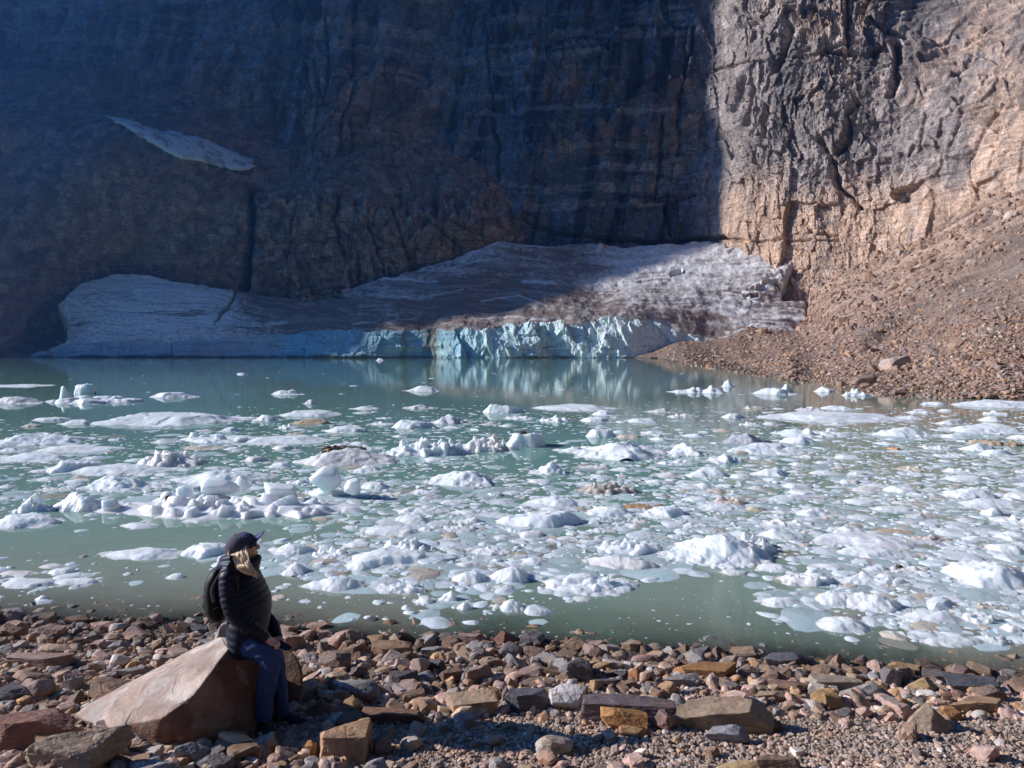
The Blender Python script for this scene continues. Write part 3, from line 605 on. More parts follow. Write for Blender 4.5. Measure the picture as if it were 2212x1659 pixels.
# ------------------------------------------------------------------ stones
_ico = {}
def ico(l):
    if l not in _ico:
        bm = bmesh.new(); bmesh.ops.create_icosphere(bm, subdivisions=l, radius=1.0)
        v = np.array([q.co[:] for q in bm.verts]); f = np.array([[q.index for q in g.verts] for g in bm.faces]); bm.free()
        v /= np.linalg.norm(v, axis=1, keepdims=True); _ico[l] = (v, f)
    return _ico[l]
def rock_planes(rng, kind):
    pl = []
    if kind in ('block', 'slab', 'long'):
        for ax in range(3):
            for s in (-1, 1):
                n = np.zeros(3); n[ax] = s; n = n + rng.normal(0, 0.17, 3); pl.append((n / np.linalg.norm(n), 1.0 * rng.uniform(.86, 1.05)))
        for _ in range(7):
            n = rng.normal(0, 1, 3); n /= np.linalg.norm(n); pl.append((n, rng.uniform(1.02, 1.3)))
    elif kind == 'round':
        for _ in range(34):
            n = rng.normal(0, 1, 3); n /= np.linalg.norm(n); pl.append((n, rng.uniform(.93, 1.07)))
    elif kind == 'peak':
        for a in (0.3, 1.7, 3.0, 4.4, 5.4):
            a += rng.uniform(-.3, .3); n = np.array([math.cos(a), math.sin(a), rng.uniform(.45, .95)]); pl.append((n / np.linalg.norm(n), rng.uniform(.48, .62)))
        for _ in range(6):
            n = rng.normal(0, 1, 3); n[2] = -abs(n[2]) * .3; n /= np.linalg.norm(n); pl.append((n, rng.uniform(.85, 1)))
        pl.append((np.array([0, 0, -1.]), .6)); pl.append((np.array([0, 0, 1.]), 1.0))
    else:
        for _ in range(15):
            n = rng.normal(0, 1, 3); n /= np.linalg.norm(n); pl.append((n, rng.uniform(.72, 1.0)))
        for s in (-1, 1):
            for ax in range(3):
                n = np.zeros(3); n[ax] = s; pl.append((n, 1.0))
    return pl
def rock_verts(seed, kind='angular', lvl=4, rnd=None, planes=None, rough=1.0):
    rng = np.random.default_rng(seed); v, f = ico(lvl)
    pl = planes or rock_planes(rng, kind)
    rad = np.full((len(v), len(pl)), 60.0)
    for k, (n, o) in enumerate(pl):
        dt = v @ n; rad[:, k] = np.where(dt > 0.05, o / np.maximum(dt, .05), 60)
    kk = {'round': 12, 'block': 48, 'slab': 48}.get(kind, 45) if rnd is None else rnd
    if kind not in ('round',): kk = kk * 1.6
    mn = rad.min(1, keepdims=True)
    r = mn[:, 0] - np.log(np.exp(-kk * (rad - mn)).sum(1)) / kk
    p = v * r[:, None]
    if lvl >= 4:
        s = seed * 1.37 % 50
        q = p + s
        lay = fbm3(q * np.array([1, 1, 4.5]), 1.2, 3, seed)
        p = p * (1 + rough * (0.05 * fbm3(q, 1.6, 3, seed + 5) + 0.028 * lay + (0.03 * fbm3(q, 7, 3, seed + 9) + (.07 if kind != 'round' else .03) * facets(p[:, 0] * 1.7 + p[:, 2] * .8 + s, p[:, 1] * 1.7 - p[:, 2] * 1.3, seed + 5, 1.2, .4)[0] if lvl >= 5 else 0)))[:, None]
    return p, f
def fit(p, w_, d_, h_):
    lo = p.min(0); hi = p.max(0); return (p - (lo + hi) / 2) / (hi - lo) * np.array([w_, d_, h_])
def rot2(p, a):
    c, s = math.cos(a), math.sin(a); q = p.copy(); q[:, 0] = p[:, 0] * c - p[:, 1] * s; q[:, 1] = p[:, 0] * s + p[:, 1] * c; return q
def rotx(p, a, ax=0):
    c, s = math.cos(a), math.sin(a); q = p.copy(); i, j = [(1, 2), (0, 2)][ax]; q[:, i] = p[:, i] * c - p[:, j] * s; q[:, j] = p[:, i] * s + p[:, j] * c; return q
BROWN = (.25, .165, .115); TAN = (.38, .275, .19); PINK = (.36, .245, .20); RED = (.22, .11, .08); GREY = (.27, .25, .235); DGREY = (.105, .105, .115); ORANGE = (.42, .215, .085); PALE = (.47, .41, .36); YEL = (.46, .33, .17); WHITE = (.56, .55, .55)
PAL = [BROWN, TAN, PINK, (.27, .19, .15), GREY, (.15, .13, .125), (.36, .22, .12), PALE, BROWN, PINK, TAN, BROWN]
G_ROCK = 'loose stones strewn along the near shore'
def put_rock(x0, x1, y0, y1, kind, color, label=None, seed=None, yaw=None, tilt=0.0, tilty=0.0, sink=0.12, dr=0.8, lvl=None, flat=False):
    """a stone seen between picture columns x0..x1 and rows y0..y1, resting on the beach"""
    seed = int(x0 * 7 + y0 * 13) if seed is None else seed; rng = np.random.default_rng(seed)
    cx = (x0 + x1) / 2; X, Y, g = hit(cx, y1 - 0.05 * (y1 - y0))
    w_ = (x1 - x0) / FPX * Y
    dip = (CAMZ - g) / Y
    tot = (y1 - y0) / FPX * Y
    d_ = min(w_ * dr, tot / dip * 0.5)
    h_ = max(tot - d_ * dip * 0.6, w_ * 0.14)
    Y = Y + d_ * 0.5; X = (cx - 1106) / FPX * Y; g = float(ground(X, Y))
    w_ = w_ * (Y / (Y - d_ * 0.5)) * 0.98
    h_ *= 1 + sink
    lvl = lvl or (6 if (x1 - x0) > 60 else 5)
    p, f = rock_verts(seed, kind, lvl)
    if yaw is None: yaw = rng.uniform(-.5, .5)
    p = rot2(p, yaw)
    if tilt: p = rotx(p, tilt, 1)
    if tilty: p = rotx(p, tilty, 0)
    p = fit(p, w_, d_, h_)
    me = mk('stone', p, f, False); o = link('rock', me, M_STONE)
    o.location = (X, Y, g + h_ * (0.5 - sink)); o.color = (*color, 1)
    tag(o, label or 'angular brown stone among the loose rubble on the near shore', 'rock', G_ROCK)
    return o, (X, Y, w_, d_)
ROCKS = [
 (-60, 150, 1532, 1645, 'block', RED, 'dark reddish boulder at the left edge beside the big layered slab'),
 (30, 250, 1572, 1700, 'block', TAN, 'big tan layered slab lying in the bottom left corner'),
 (668, 792, 1560, 1662, 'block', (.40, .25, .15), 'square block with a rusty orange top beside the woman\'s feet'),
 (641, 674, 1597, 1637, 'block', ORANGE, 'small upright orange stone against the rusty square block'),
 (720, 818, 1468, 1530, 'round', GREY, 'rounded grey boulder lit on its left, behind the square block'),
 (688, 748, 1446, 1502, 'angular', TAN, 'tan stone leaning behind the rounded grey boulder'),
 (632, 724, 1505, 1556, 'peak', RED, 'reddish pointed stone with a pale crest right of the woman\'s shins'),
 (733, 925, 1533, 1572, 'slab', (.24, .13, .09), 'long thin dark slab with an orange rim behind the square block'),
 (793, 888, 1382, 1432, 'block', (.30, .19, .12), 'orange brown block near the water, top left of the grey tan stone'),
 (818, 884, 1402, 1448, 'angular', (.33, .27, .23), 'grey tan stone leaning on the orange brown block'),
 (342, 407, 1385, 1427, 'peak', PINK, 'pinkish pyramid stone left of the seat boulder'),
 (-10, 136, 1412, 1450, 'slab', PINK, 'flat pinkish slab lying at the left edge of the beach'),
 (68, 138, 1390, 1416, 'round', TAN, 'low rounded tan stone above the flat pinkish slab'),
 (160, 218, 1427, 1450, 'round', PALE, 'small pale stone right of the flat pinkish slab'),
 (218, 266, 1380, 1410, 'angular', GREY, 'grey angular stone between the pale stone and the pink pyramid'),
 (176, 250, 1340, 1368, 'slab', PINK, 'light flat stone at the water line on the left'),
 (125, 182, 1328, 1352, 'angular', BROWN, 'dark brown stone highest at the left water line'),
 (333, 392, 1341, 1372, 'peak', RED, 'reddish brown peaked stone at the water line left of the backpack'),
 (388, 440, 1350, 1373, 'block', DGREY, 'small black stone at the water line left of the backpack'),
 (36, 72, 1363, 1390, 'round', PINK, 'small round stone near the left edge by the water'),
 (240, 306, 1435, 1470, 'angular', GREY, 'grey stone just above the upper left edge of the seat boulder'),
 (168, 270, 1466, 1522, 'angular', BROWN, 'brown broken stone behind the left tip of the seat boulder'),
 (955, 1078, 1490, 1553, 'block', TAN, 'blocky tan boulder left of the black block'),
 (995, 1056, 1516, 1553, 'angular', PALE, 'pale pink stone in front of the blocky tan boulder'),
 (1088, 1196, 1486, 1550, 'block', DGREY, 'black square block left of the white veined boulder'),
 (986, 1054, 1364, 1397, 'angular', PINK, 'pinkish stone at the water line above the black block'),
 (1060, 1118, 1357, 1397, 'peak', RED, 'dark red peaked stone at the water line in the centre'),
 (361, 436, 1600, 1662, 'angular', GREY, 'grey stone in the shade of the seat boulder at the bottom'),
 (400, 500, 1628, 1680, 'slab', (.16, .14, .14), 'dark shale stone at the bottom edge under the seat boulder'),
 (470, 527, 1592, 1625, 'angular', DGREY, 'dark stone just left of the woman\'s right shoe'),
 (518, 548, 1617, 1642, 'round', GREY, 'small grey stone in front of the woman\'s right shoe'),
 (573, 646, 1614, 1652, 'peak', BROWN, 'brown peaked stone in front of the woman\'s shoes'),
 (194, 262, 1625, 1672, 'angular', BROWN, 'brown stone right of the big layered slab at the bottom'),
 (298, 371, 1634, 1690, 'angular', (.33, .31, .31), 'light grey stone at the bottom edge left of the shale'),
 (858, 908, 1588, 1632, 'round', PALE, 'pale rounded stone lying on the gravel right of the square block'),
 (795, 842, 1583, 1642, 'angular', (.19, .15, .14), 'dark upright stone touching the square block on its right'),
 (778, 830, 1636, 1680, 'round', GREY, 'grey stone at the bottom edge in front of the square block'),
 (1156, 1242, 1574, 1640, 'round', (.42, .36, .30), 'lone rounded pale boulder on the gravel in the bottom centre'),
 (1186, 1270, 1470, 1548, 'angular', WHITE, 'white and grey veined boulder right of the black block'),
 (1253, 1468, 1497, 1566, 'block', (.17, .13, .135), 'long dark purple boulder behind the orange stone'),
 (1300, 1408, 1523, 1588, 'angular', ORANGE, 'bright orange stone in front of the long dark boulder'),
 (1412, 1478, 1526, 1588, 'angular', (.25, .15, .125), 'reddish upright stone right of the bright orange stone'),
 (1341, 1418, 1568, 1600, 'angular', (.37, .22, .11), 'flat orange stone lying below the bright orange stone'),
 (1455, 1688, 1502, 1592, 'slab', (.36, .26, .18), 'large leaning tan slab with a black shaded side on the right of the gravel'),
 (1528, 1634, 1562, 1612, 'slab', (.30, .29, .30), 'flat light grey stone in front of the large leaning slab'),
 (1553, 1672, 1640, 1700, 'round', YEL, 'smooth yellowish boulder cut by the bottom edge'),
 (1642, 1750, 1634, 1672, 'slab', BROWN, 'brown flat stone behind the smooth yellowish boulder'),
 (1964, 2088, 1506, 1594, 'peak', (.37, .28, .20), 'tall tan boulder half in shade on the right'),
 (2065, 2215, 1504, 1552, 'slab', (.36, .23, .14), 'flat orange brown boulder right of the tall tan boulder'),
 (2040, 2102, 1524, 1562, 'angular', ORANGE, 'small orange stone between the tall tan boulder and the flat orange brown one'),
 (1663, 1772, 1404, 1444, 'round', DGREY, 'wet dark grey boulder at the water line'),
 (1575, 1660, 1400, 1428, 'slab', TAN, 'flat stone at the water line left of the wet dark boulder'),
 (1463, 1608, 1431, 1474, 'slab', (.40, .22, .10), 'orange topped slab near the water'),
 (1353, 1412, 1440, 1478, 'peak', (.34, .17, .08), 'orange brown pyramid stone below the dark slab'),
 (1433, 1524, 1456, 1490, 'slab', GREY, 'grey slab below the orange topped slab'),
 (1748, 1868, 1457, 1497, 'slab', (.33, .28, .22), 'long grey tan slab below the wet dark boulder'),
 (1663, 1762, 1467, 1502, 'angular', BROWN, 'brown stone left of the long grey tan slab'),
 (1828, 1958, 1466, 1524, 'peak', (.33, .30, .27), 'broad grey stone with a pointed top left of the yellow stone'),
 (1762, 1832, 1490, 1542, 'angular', (.45, .27, .12), 'split orange yellow stone under the broad grey stone'),
 (1640, 1726, 1490, 1522, 'angular', (.38, .28, .18), 'tan orange stone above the large leaning slab'),
 (1918, 1972, 1437, 1492, 'block', (.15, .13, .13), 'dark standing block at the water line on the right'),
 (1928, 2008, 1429, 1464, 'slab', (.40, .26, .14), 'orange brown slab behind the dark standing block'),
 (1976, 2050, 1463, 1502, 'angular', YEL, 'yellow stone above the tall tan boulder'),
 (2058, 2182, 1455, 1504, 'block', (.11, .11, .12), 'dark grey square boulder at the right'),
 (2116, 2194, 1480, 1524, 'block', (.24, .17, .13), 'brown block in front of the dark grey square boulder'),
 (2058, 2092, 1406, 1438, 'angular', (.36, .24, .16), 'left one of two stones standing in the water at the right'),
 (2082, 2112, 1410, 1438, 'peak', (.28, .17, .12), 'right one of two stones standing in the water at the right'),
 (2178, 2230, 1444, 1474, 'angular', GREY, 'grey stone at the right edge by the water'),
 (1884, 1926, 1443, 1474, 'peak', PALE, 'pale pointed stone left of the dark standing block'),
 (1208, 1268, 1373, 1412, 'angular', (.34, .22, .14), 'brown stone standing at the water line in the centre right'),
 (1366, 1436, 1410, 1442, 'round', (.33, .20, .17), 'round pinkish stone near the water in the centre right'),
 (1325, 1364, 1407, 1430, 'round', TAN, 'small tan stone left of the round pinkish stone'),
 (1282, 1352, 1462, 1494, 'slab', (.13, .11, .11), 'black flat slab between pinkish stones'),
 (1535, 1580, 1442, 1470, 'angular', BROWN, 'brown stone right of the orange topped slab'),
 (1600, 1652, 1436, 1470, 'angular', (.26, .20, .16), 'pointed brown stone behind the tan orange stone'),
 (655, 702, 1341, 1363, 'slab', (.40, .28, .22), 'flat tan stone breaking the water surface right of the woman'),
 (675, 750, 1378, 1402, 'slab', PALE, 'pale flat rubble stone at the water line right of the woman'),
 (890, 940, 1450, 1480, 'round', GREY, 'round grey stone left of the blocky tan boulder'),
 (905, 975, 1396, 1420, 'slab', (.30, .29, .29), 'long grey stone near the water above the blocky tan boulder'),
 (1030, 1085, 1418, 1446, 'angular', TAN, 'tan stone above the black block'),
 (1115, 1180, 1440, 1472, 'slab', PINK, 'pink slab above the black block'),
 (560, 600, 1600, 1622, 'angular', DGREY, 'dark little stone under the woman\'s right shoe'),
 (-40, 60, 1480, 1530, 'angular', DGREY, 'dark boulder at the left edge above the reddish one'),
 (20, 95, 1450, 1482, 'angular', BROWN, 'brown stone below the flat pinkish slab'),
]
occ = []
for r in ROCKS:
    x0, x1, y0, y1, kind, color, label = r
    tl_ = 0.0; kw = {}
    if 'leaning' in label and 'slab' in label: kw = dict(yaw=-0.35, tilt=0.42)
    o, q = put_rock(x0, x1, y0, y1, kind, color, label, **kw); occ.append((x0, x1, y0, y1))

# the boulder the woman sits on
M_STONEB = mat_rock('boulder_stone', 'attr', .9)
def hull_rock(name, pts, seed, color, label, cat='rock', lvl=7, k=60, rough=1.0, group=None):
    W_ = np.array([P(a, b, c) for a, b, c in pts]); cen = W_.mean(0)
    bm = bmesh.new()
    for q in W_: bm.verts.new(q - cen)
    h = bmesh.ops.convex_hull(bm, input=bm.verts)
    pl = []
    for fc in bm.faces:
        n = np.array(fc.normal[:]); o_ = float(np.dot(n, np.array(fc.verts[0].co[:])))
        if o_ < 0: n = -n; o_ = -o_
        pl.append((n, o_))
    bm.free()
    v, f = ico(lvl); rad = np.full((len(v), len(pl)), 60.0)
    for i, (n, o_) in enumerate(pl):
        dt = v @ n; rad[:, i] = np.where(dt > .02, o_ / np.maximum(dt, .02), 60)
    mn = rad.min(1, keepdims=True); r = mn[:, 0] - np.log(np.exp(-k * (rad - mn)).sum(1)) / k
    p = v * r[:, None]; q = p + seed
    r2 = fbm3(q * np.array([1, 1, 3.0]), 1.6, 4, seed); r3 = fbm3(q, 9, 4, seed + 3)
    ch, _ = facets(p[:, 0] * 3.2 + p[:, 2], p[:, 1] * 3.2 - p[:, 2] * 1.4, seed + 5, 1.0, .5)
    p = p * (1 + rough * (0.035 * r2 + 0.013 * r3 + 0.03 * ch))[:, None]
    me = mk(name, p, f, False)
    if name == 'seat_boulder':      # weathered tan bedding plane on top; red brown broken side painted darker for shade
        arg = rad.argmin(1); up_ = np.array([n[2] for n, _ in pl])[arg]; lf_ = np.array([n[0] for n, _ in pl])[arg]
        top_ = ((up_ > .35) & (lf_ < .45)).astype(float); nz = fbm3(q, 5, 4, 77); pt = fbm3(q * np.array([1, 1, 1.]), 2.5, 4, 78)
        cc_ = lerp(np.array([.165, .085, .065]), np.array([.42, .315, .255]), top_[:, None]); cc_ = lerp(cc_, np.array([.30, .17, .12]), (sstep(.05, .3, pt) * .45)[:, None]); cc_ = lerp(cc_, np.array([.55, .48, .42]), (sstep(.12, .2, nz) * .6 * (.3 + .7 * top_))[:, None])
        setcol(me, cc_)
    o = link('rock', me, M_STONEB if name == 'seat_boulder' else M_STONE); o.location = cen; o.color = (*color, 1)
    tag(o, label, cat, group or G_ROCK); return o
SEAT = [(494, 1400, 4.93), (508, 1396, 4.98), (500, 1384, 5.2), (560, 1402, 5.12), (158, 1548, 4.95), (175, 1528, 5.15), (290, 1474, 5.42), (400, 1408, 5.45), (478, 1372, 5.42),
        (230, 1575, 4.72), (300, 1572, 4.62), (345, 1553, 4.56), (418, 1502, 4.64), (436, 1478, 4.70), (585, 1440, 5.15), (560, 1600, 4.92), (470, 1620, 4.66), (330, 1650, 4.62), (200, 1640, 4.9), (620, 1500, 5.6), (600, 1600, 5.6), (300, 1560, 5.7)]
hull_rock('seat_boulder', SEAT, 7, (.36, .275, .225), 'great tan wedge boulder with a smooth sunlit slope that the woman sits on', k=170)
hull_rock('back_boulder', [(575, 1402, 5.5), (612, 1392, 5.5), (640, 1415, 5.45), (655, 1450, 5.42), (656, 1490, 5.4), (640, 1528, 5.38), (600, 1560, 5.5), (560, 1500, 5.5), (600, 1400, 5.9), (650, 1440, 5.9), (650, 1560, 5.9), (560, 1440, 5.8)], 9, (.24, .155, .115), 'upright brown boulder behind the woman\'s legs', lvl=6, k=90)
hull_rock('grey_boulder', [(468, 1372, 5.62), (474, 1346, 5.62), (492, 1340, 5.62), (510, 1352, 5.62), (520, 1400, 5.6), (455, 1400, 5.62), (465, 1372, 5.9), (500, 1345, 5.9), (520, 1400, 5.95), (450, 1420, 5.9)], 11, (.38, .34, .32), 'grey white stone tip rising behind the woman\'s hips', lvl=5, k=60)

# medium stones: random, shared meshes
protos = []
for k in range(16):
    kind = ['angular', 'block', 'slab', 'peak', 'angular', 'round', 'block', 'angular'][k % 8]
    p, f = rock_verts(900 + k, kind, 5); p = fit(p, 1, 1, 1); protos.append(mk('stone_piece', p, f, False))
rng = np.random.default_rng(5)
def beach_band(px): return float(np.interp(px, _sx[:, 0], _sx[:, 1]))
n = 0; tries = 0; placed = list(occ) + [(170, 640, 1400, 1600)]
while n < 205 and tries < 9000:
    tries += 1
    px = rng.uniform(-10, 2222); sy = beach_band(px)
    hi_y = 1660 if px < 700 else lerp(1530, 1490, min(1, (px - 700) / 900))
    py = sy + (hi_y - sy) * rng.beta(1.0, 1.7) + 8
    s = rng.uniform(26, 80) * (0.75 + 0.5 * (py - 1330) / 330)
    if any((x0 - s * .25 < px < x1 + s * .25) and (y0 - s * .02 < py - s * .25 < y1 + s * .12) for x0, x1, y0, y1 in placed): continue
    X, Y, g = hit(px, py); w_ = s / FPX * Y
    if 530 < px < 680 and 1520 < py < 1625: continue
    o = bpy.data.objects.new('rock', protos[int(rng.integers(16))]); COL.objects.link(o)
    if n < 16 and not protos[n].materials: pass
    hh = w_ * rng.uniform(.4, .8)
    o.scale = (w_, w_ * rng.uniform(.6, 1), hh); o.rotation_euler = (rng.normal(0, .2), rng.normal(0, .2), rng.uniform(0, 6.28))
    o.location = (X, Y + w_ * .3, float(ground(X, Y + w_ * .3)) + hh * .28)
    c = np.array(PAL[int(rng.integers(len(PAL)))]) * rng.uniform(.8, 1.25)
    o.color = (*c, 1)
    hue = 'dark' if c.mean() < .15 else ('pale' if c.mean() > .34 else ('orange' if c[0] > 2.1 * c[2] else ('reddish' if c[0] > 1.75 * c[1] else ('grey' if c[0] < 1.2 * c[2] else ('pinkish brown' if c[0] < 1.85 * c[2] else 'tan brown')))))
    zone = 'beside the water line' if py < sy + 45 else ('in the middle of the beach' if py < sy + 120 else 'low on the beach near the bottom edge')
    side = 'far left' if px < 350 else ('left of centre' if px < 800 else ('centre' if px < 1250 else ('right of centre' if px < 1700 else 'far right')))
    tag(o, '%s %s stone %s, %s' % ('larger' if s > 52 else 'smaller', hue, zone, side), 'rock', G_ROCK)
    placed.append((px - s / 2, px + s / 2, py - s * .5, py)); n += 1
for m_ in protos: m_.materials.append(M_STONE)
print('medium stones', n)

def scatter(name, XYZ, size, cols, base, mat, kind_label, rng, squash=(.45, .9), smooth=False, tilt=.25):
    """one mesh of many small stones or ice bits (uncountable)"""
    VV = []; FF = []; CC = []; off = 0
    per = [np.where(np.arange(len(XYZ)) % len(base) == b)[0] for b in range(len(base))]
    for (bv, bf), idx in zip(base, per):
        k = len(idx); a = rng.uniform(0, 6.28, k); s = size[idx]
        sx = s; sy = s * rng.uniform(.6, 1, k); sz = s * rng.uniform(*squash, k)
        x = bv[None, :, 0] * sx[:, None]; y = bv[None, :, 1] * sy[:, None]; z = bv[None, :, 2] * sz[:, None]
        t1 = rng.normal(0, tilt + 1e-9, k)[:, None]; z, x = z + x * t1, x
        X = x * np.cos(a)[:, None] - y * np.sin(a)[:, None]; Y = x * np.sin(a)[:, None] + y * np.cos(a)[:, None]
        Vv = np.stack([X, Y, z], -1) + XYZ[idx][:, None, :]
        VV.append(Vv.reshape(-1, 3)); FF.append((bf[None] + (np.arange(k) * len(bv))[:, None, None] + off).reshape(-1, bf.shape[1])); off += k * len(bv)
        CC.append(np.repeat(cols[idx], len(bv), 0))
    me = mk(name, np.concatenate(VV), np.concatenate(FF), smooth); setcol(me, np.concatenate(CC))
    o = link(name, me, mat); tag(o, kind_label[0], kind_label[1], kind='stuff'); return o
base1 = []
for k in range(10):
    p, f = rock_verts(500 + k, ['angular', 'block', 'angular', 'slab'][k % 4], 2, rnd=70); base1.append((fit(p, 1, 1, 1), f))
base2 = []
for k in range(10):
    p, f = rock_verts(700 + k, ['angular', 'block', 'angular', 'slab'][k % 4], 3, rnd=70); base2.append((fit(p, 1, 1, 1), f))
palA = np.array(PAL)
def cols_for(n, rng, warm=None):
    c = palA[rng.integers(0, len(PAL), n)] * rng.uniform(.7, 1.6, (n, 1))
    return c
# gravel and rubble on the near beach
def feet_clear(X, Y, big): return ~((np.abs(X + 1.56) < (.26 if big else .20)) & (Y > 4.72) & (Y < 5.3))
def beach_pts(n, rng, ymin, ymax, weight):
    px = rng.uniform(-380, 2600, n); py = rng.uniform(ymin, ymax, n)
    keep = weight(px, py) > rng.uniform(0, 1, n); px = px[keep]; py = py[keep]
    d = ray(px, py); Y = np.full(px.shape, 6.0)
    for _ in range(12): Y = (ground(d[:, 0] * Y, Y) - CAMZ) / d[:, 2] * .7 + Y * .3
    return px, py, d[:, 0] * Y, Y
sh = lambda px: np.interp(px, _sx[:, 0], _sx[:, 1])
px, py, X, Y = beach_pts(66000, rng, 1325, 1690, lambda a, b: sstep(-6, 4, b - sh(a)))
s = rng.lognormal(math.log(.020), .38, len(X)); g = ground(X, Y)
scatter('gravel', np.stack([X, Y, g + s * .2], -1), s, cols_for(len(X), rng) * .6 + np.array([.36, .29, .24]) * .55, base1, M_STONEA, ('small mixed gravel covering the near beach', 'gravel'), rng)
px, py, X, Y = beach_pts(12200, rng, 1325, 1680, lambda a, b: sstep(-14, 6, b - sh(a)) * np.where(a < 760, .95, 1 - .93 * sstep(1490, 1580, b + .02 * (1400 - a))))
kk_ = feet_clear(X, Y, True); px, py, X, Y = px[kk_], py[kk_], X[kk_], Y[kk_]
s = rng.lognormal(math.log(.055), .5, len(X)).clip(.02, .2); g = ground(X, Y)
scatter('rubble', np.stack([X, Y, g + s * .22], -1), s, cols_for(len(X), rng) * (.4 + .75 * sstep(0, .09, g))[:, None], base2, M_STONEA, ('fist sized broken stones covering the near beach', 'rubble'), rng)
# stones on the lake bed in the shallows
n_ = 900; X = rng.uniform(-6.5, 6.5, n_); dd = rng.exponential(.5, n_); Y = shoreY(X) + dd - .05; s = rng.uniform(.06, .28, n_); g = ground(X, Y); zz = np.minimum(g + s * .15, -s * .28)
scatter('lake_bed_stones', np.stack([X, Y, zz], -1), s, cols_for(n_, rng) * .8, base1, M_STONEA, ('brown stones under the shallow water near the shore', 'stones'), rng, (.4, .6))

# rubble of the far right shore
TPX, TPY, TV = TALUS
flat = TV.reshape(-1, 3); fpx = TPX.ravel(); fpy = TPY.ravel()
wgt = (sstep(-.25, .02, flat[:, 2]) * (0.03 + sstep(640, 800, fpy) + .25 * sstep(560, 640, fpy)) * sstep(1400, 1460, fpx) * (fpx < 2600) * (fpy > 470) * sstep(1420, 1800, fpx + (fpy - 700) * 1.5)); wgt /= wgt.sum()
idx = rng.choice(len(flat), 17000, p=wgt, replace=True)
pos = flat[idx] + rng.normal(0, .1, (len(idx), 3)) * np.array([1, 1, .2]); dist = pos[:, 1]
s = (rng.lognormal(math.log(4.6), .5, len(idx)) * dist / FPX).clip(.04, 1.3)
cc = cols_for(len(idx), rng) * .65 + np.array([.24, .145, .105]) * .5
scatter('scree_stones', pos, s, cc, base1, mat_rock('scree_stone', 'attr', .5), ('brown scree stones covering the far right shore', 'scree'), rng)
w2 = (sstep(-14, 40, np.interp(fpx, [1290, 1600, 1750, 1850, 2000, 2110, 2212, 2450], [690, 715, 735, 728, 655, 575, 510, 380]) - fpy) + .06 * (fpy > 600)) * (fpx > 1715) * (fpx < 2560) * (fpy > 300) * sstep(1690, 1760, fpx)
w2 = w2 * (.25 + 1.5 * sstep(-.1, .4, fbm2(flat[:, 0] * .09, flat[:, 2] * .16 + flat[:, 1] * .03, 4, 91))); w2 /= w2.sum()
idx = rng.choice(len(flat), 7600, p=w2); pos = flat[idx] + rng.normal(0, .25, (len(idx), 3)); s = (rng.lognormal(math.log(6.6), .6, len(idx)) * pos[:, 1] / FPX).clip(.25, 3.0)
cc = cols_for(len(idx), rng) * .5 + np.array([.33, .22, .16]) * .5; pos[:, 2] -= s * .12
scatter('outcrop_blocks', pos, s, cc, base2, mat_rock('outcrop_stone', 'attr', .35), ('broken brown bedrock blocks jutting from the upper right slope', 'outcrop'), rng, (.5, 1.1))
G_FAR = 'boulders on the far right shore'
def talus_point(px, py):
    k = np.argmin((fpx - px) ** 2 + (fpy - py) ** 2); return flat[k]
far = [(1843, 1891, 814, 838, 'brown square boulder at the water edge of the far right shore', 'block', (.26, .19, .15))]
for q in far:
    b_ = talus_point((q[0] + q[1]) / 2, q[3] - 3); w_ = (q[1] - q[0]) / FPX * b_[1]; h_ = (q[3] - q[2]) / FPX * b_[1]
    p, f = rock_verts(77, q[5], 4); me = mk('stone', fit(p, w_, w_ * .8, h_ * 1.2), f, True); o = link('rock', me, M_STONE); o.location = b_ + np.array([0, .3, h_ * .4]); o.color = (*q[6], 1); tag(o, q[4], 'rock', G_FAR)
for k in range(34):
    j = rng.choice(len(flat), p=wgt); 
    while fpy[j] < 650 or fpx[j] < 1560 or fpx[j] > 2200: j = rng.choice(len(flat), p=wgt)
    b_ = flat[j]; w_ = rng.uniform(12, 30) / FPX * b_[1]
    o = bpy.data.objects.new('rock', protos[k % 16]); COL.objects.link(o); o.location = b_ + np.array([0, 0, w_ * .12]); o.scale = (w_, w_ * .8, w_ * .6); o.rotation_euler = (0, 0, rng.uniform(0, 6.28))
    c = np.array(PAL[int(rng.integers(len(PAL)))]) * .6 + np.array([.13, .08, .055]); o.color = (*c, 1); 
    kk = np.argmin(((flat - b_) ** 2).sum(1)); hue = 'orange brown' if c[0] > 2.0 * c[2] else ('dark' if c.mean() < .16 else ('pale' if c.mean() > .26 else 'brown'))
    tag(o, '%s %s boulder on the far scree, %s' % ('large' if w_ * FPX / b_[1] > 21 else 'small', hue, ('low by the water' if fpy[kk] > 790 else 'half way up') + (', right' if fpx[kk] > 2000 else (', middle' if fpx[kk] > 1780 else ', glacier side'))), 'rock', G_FAR)

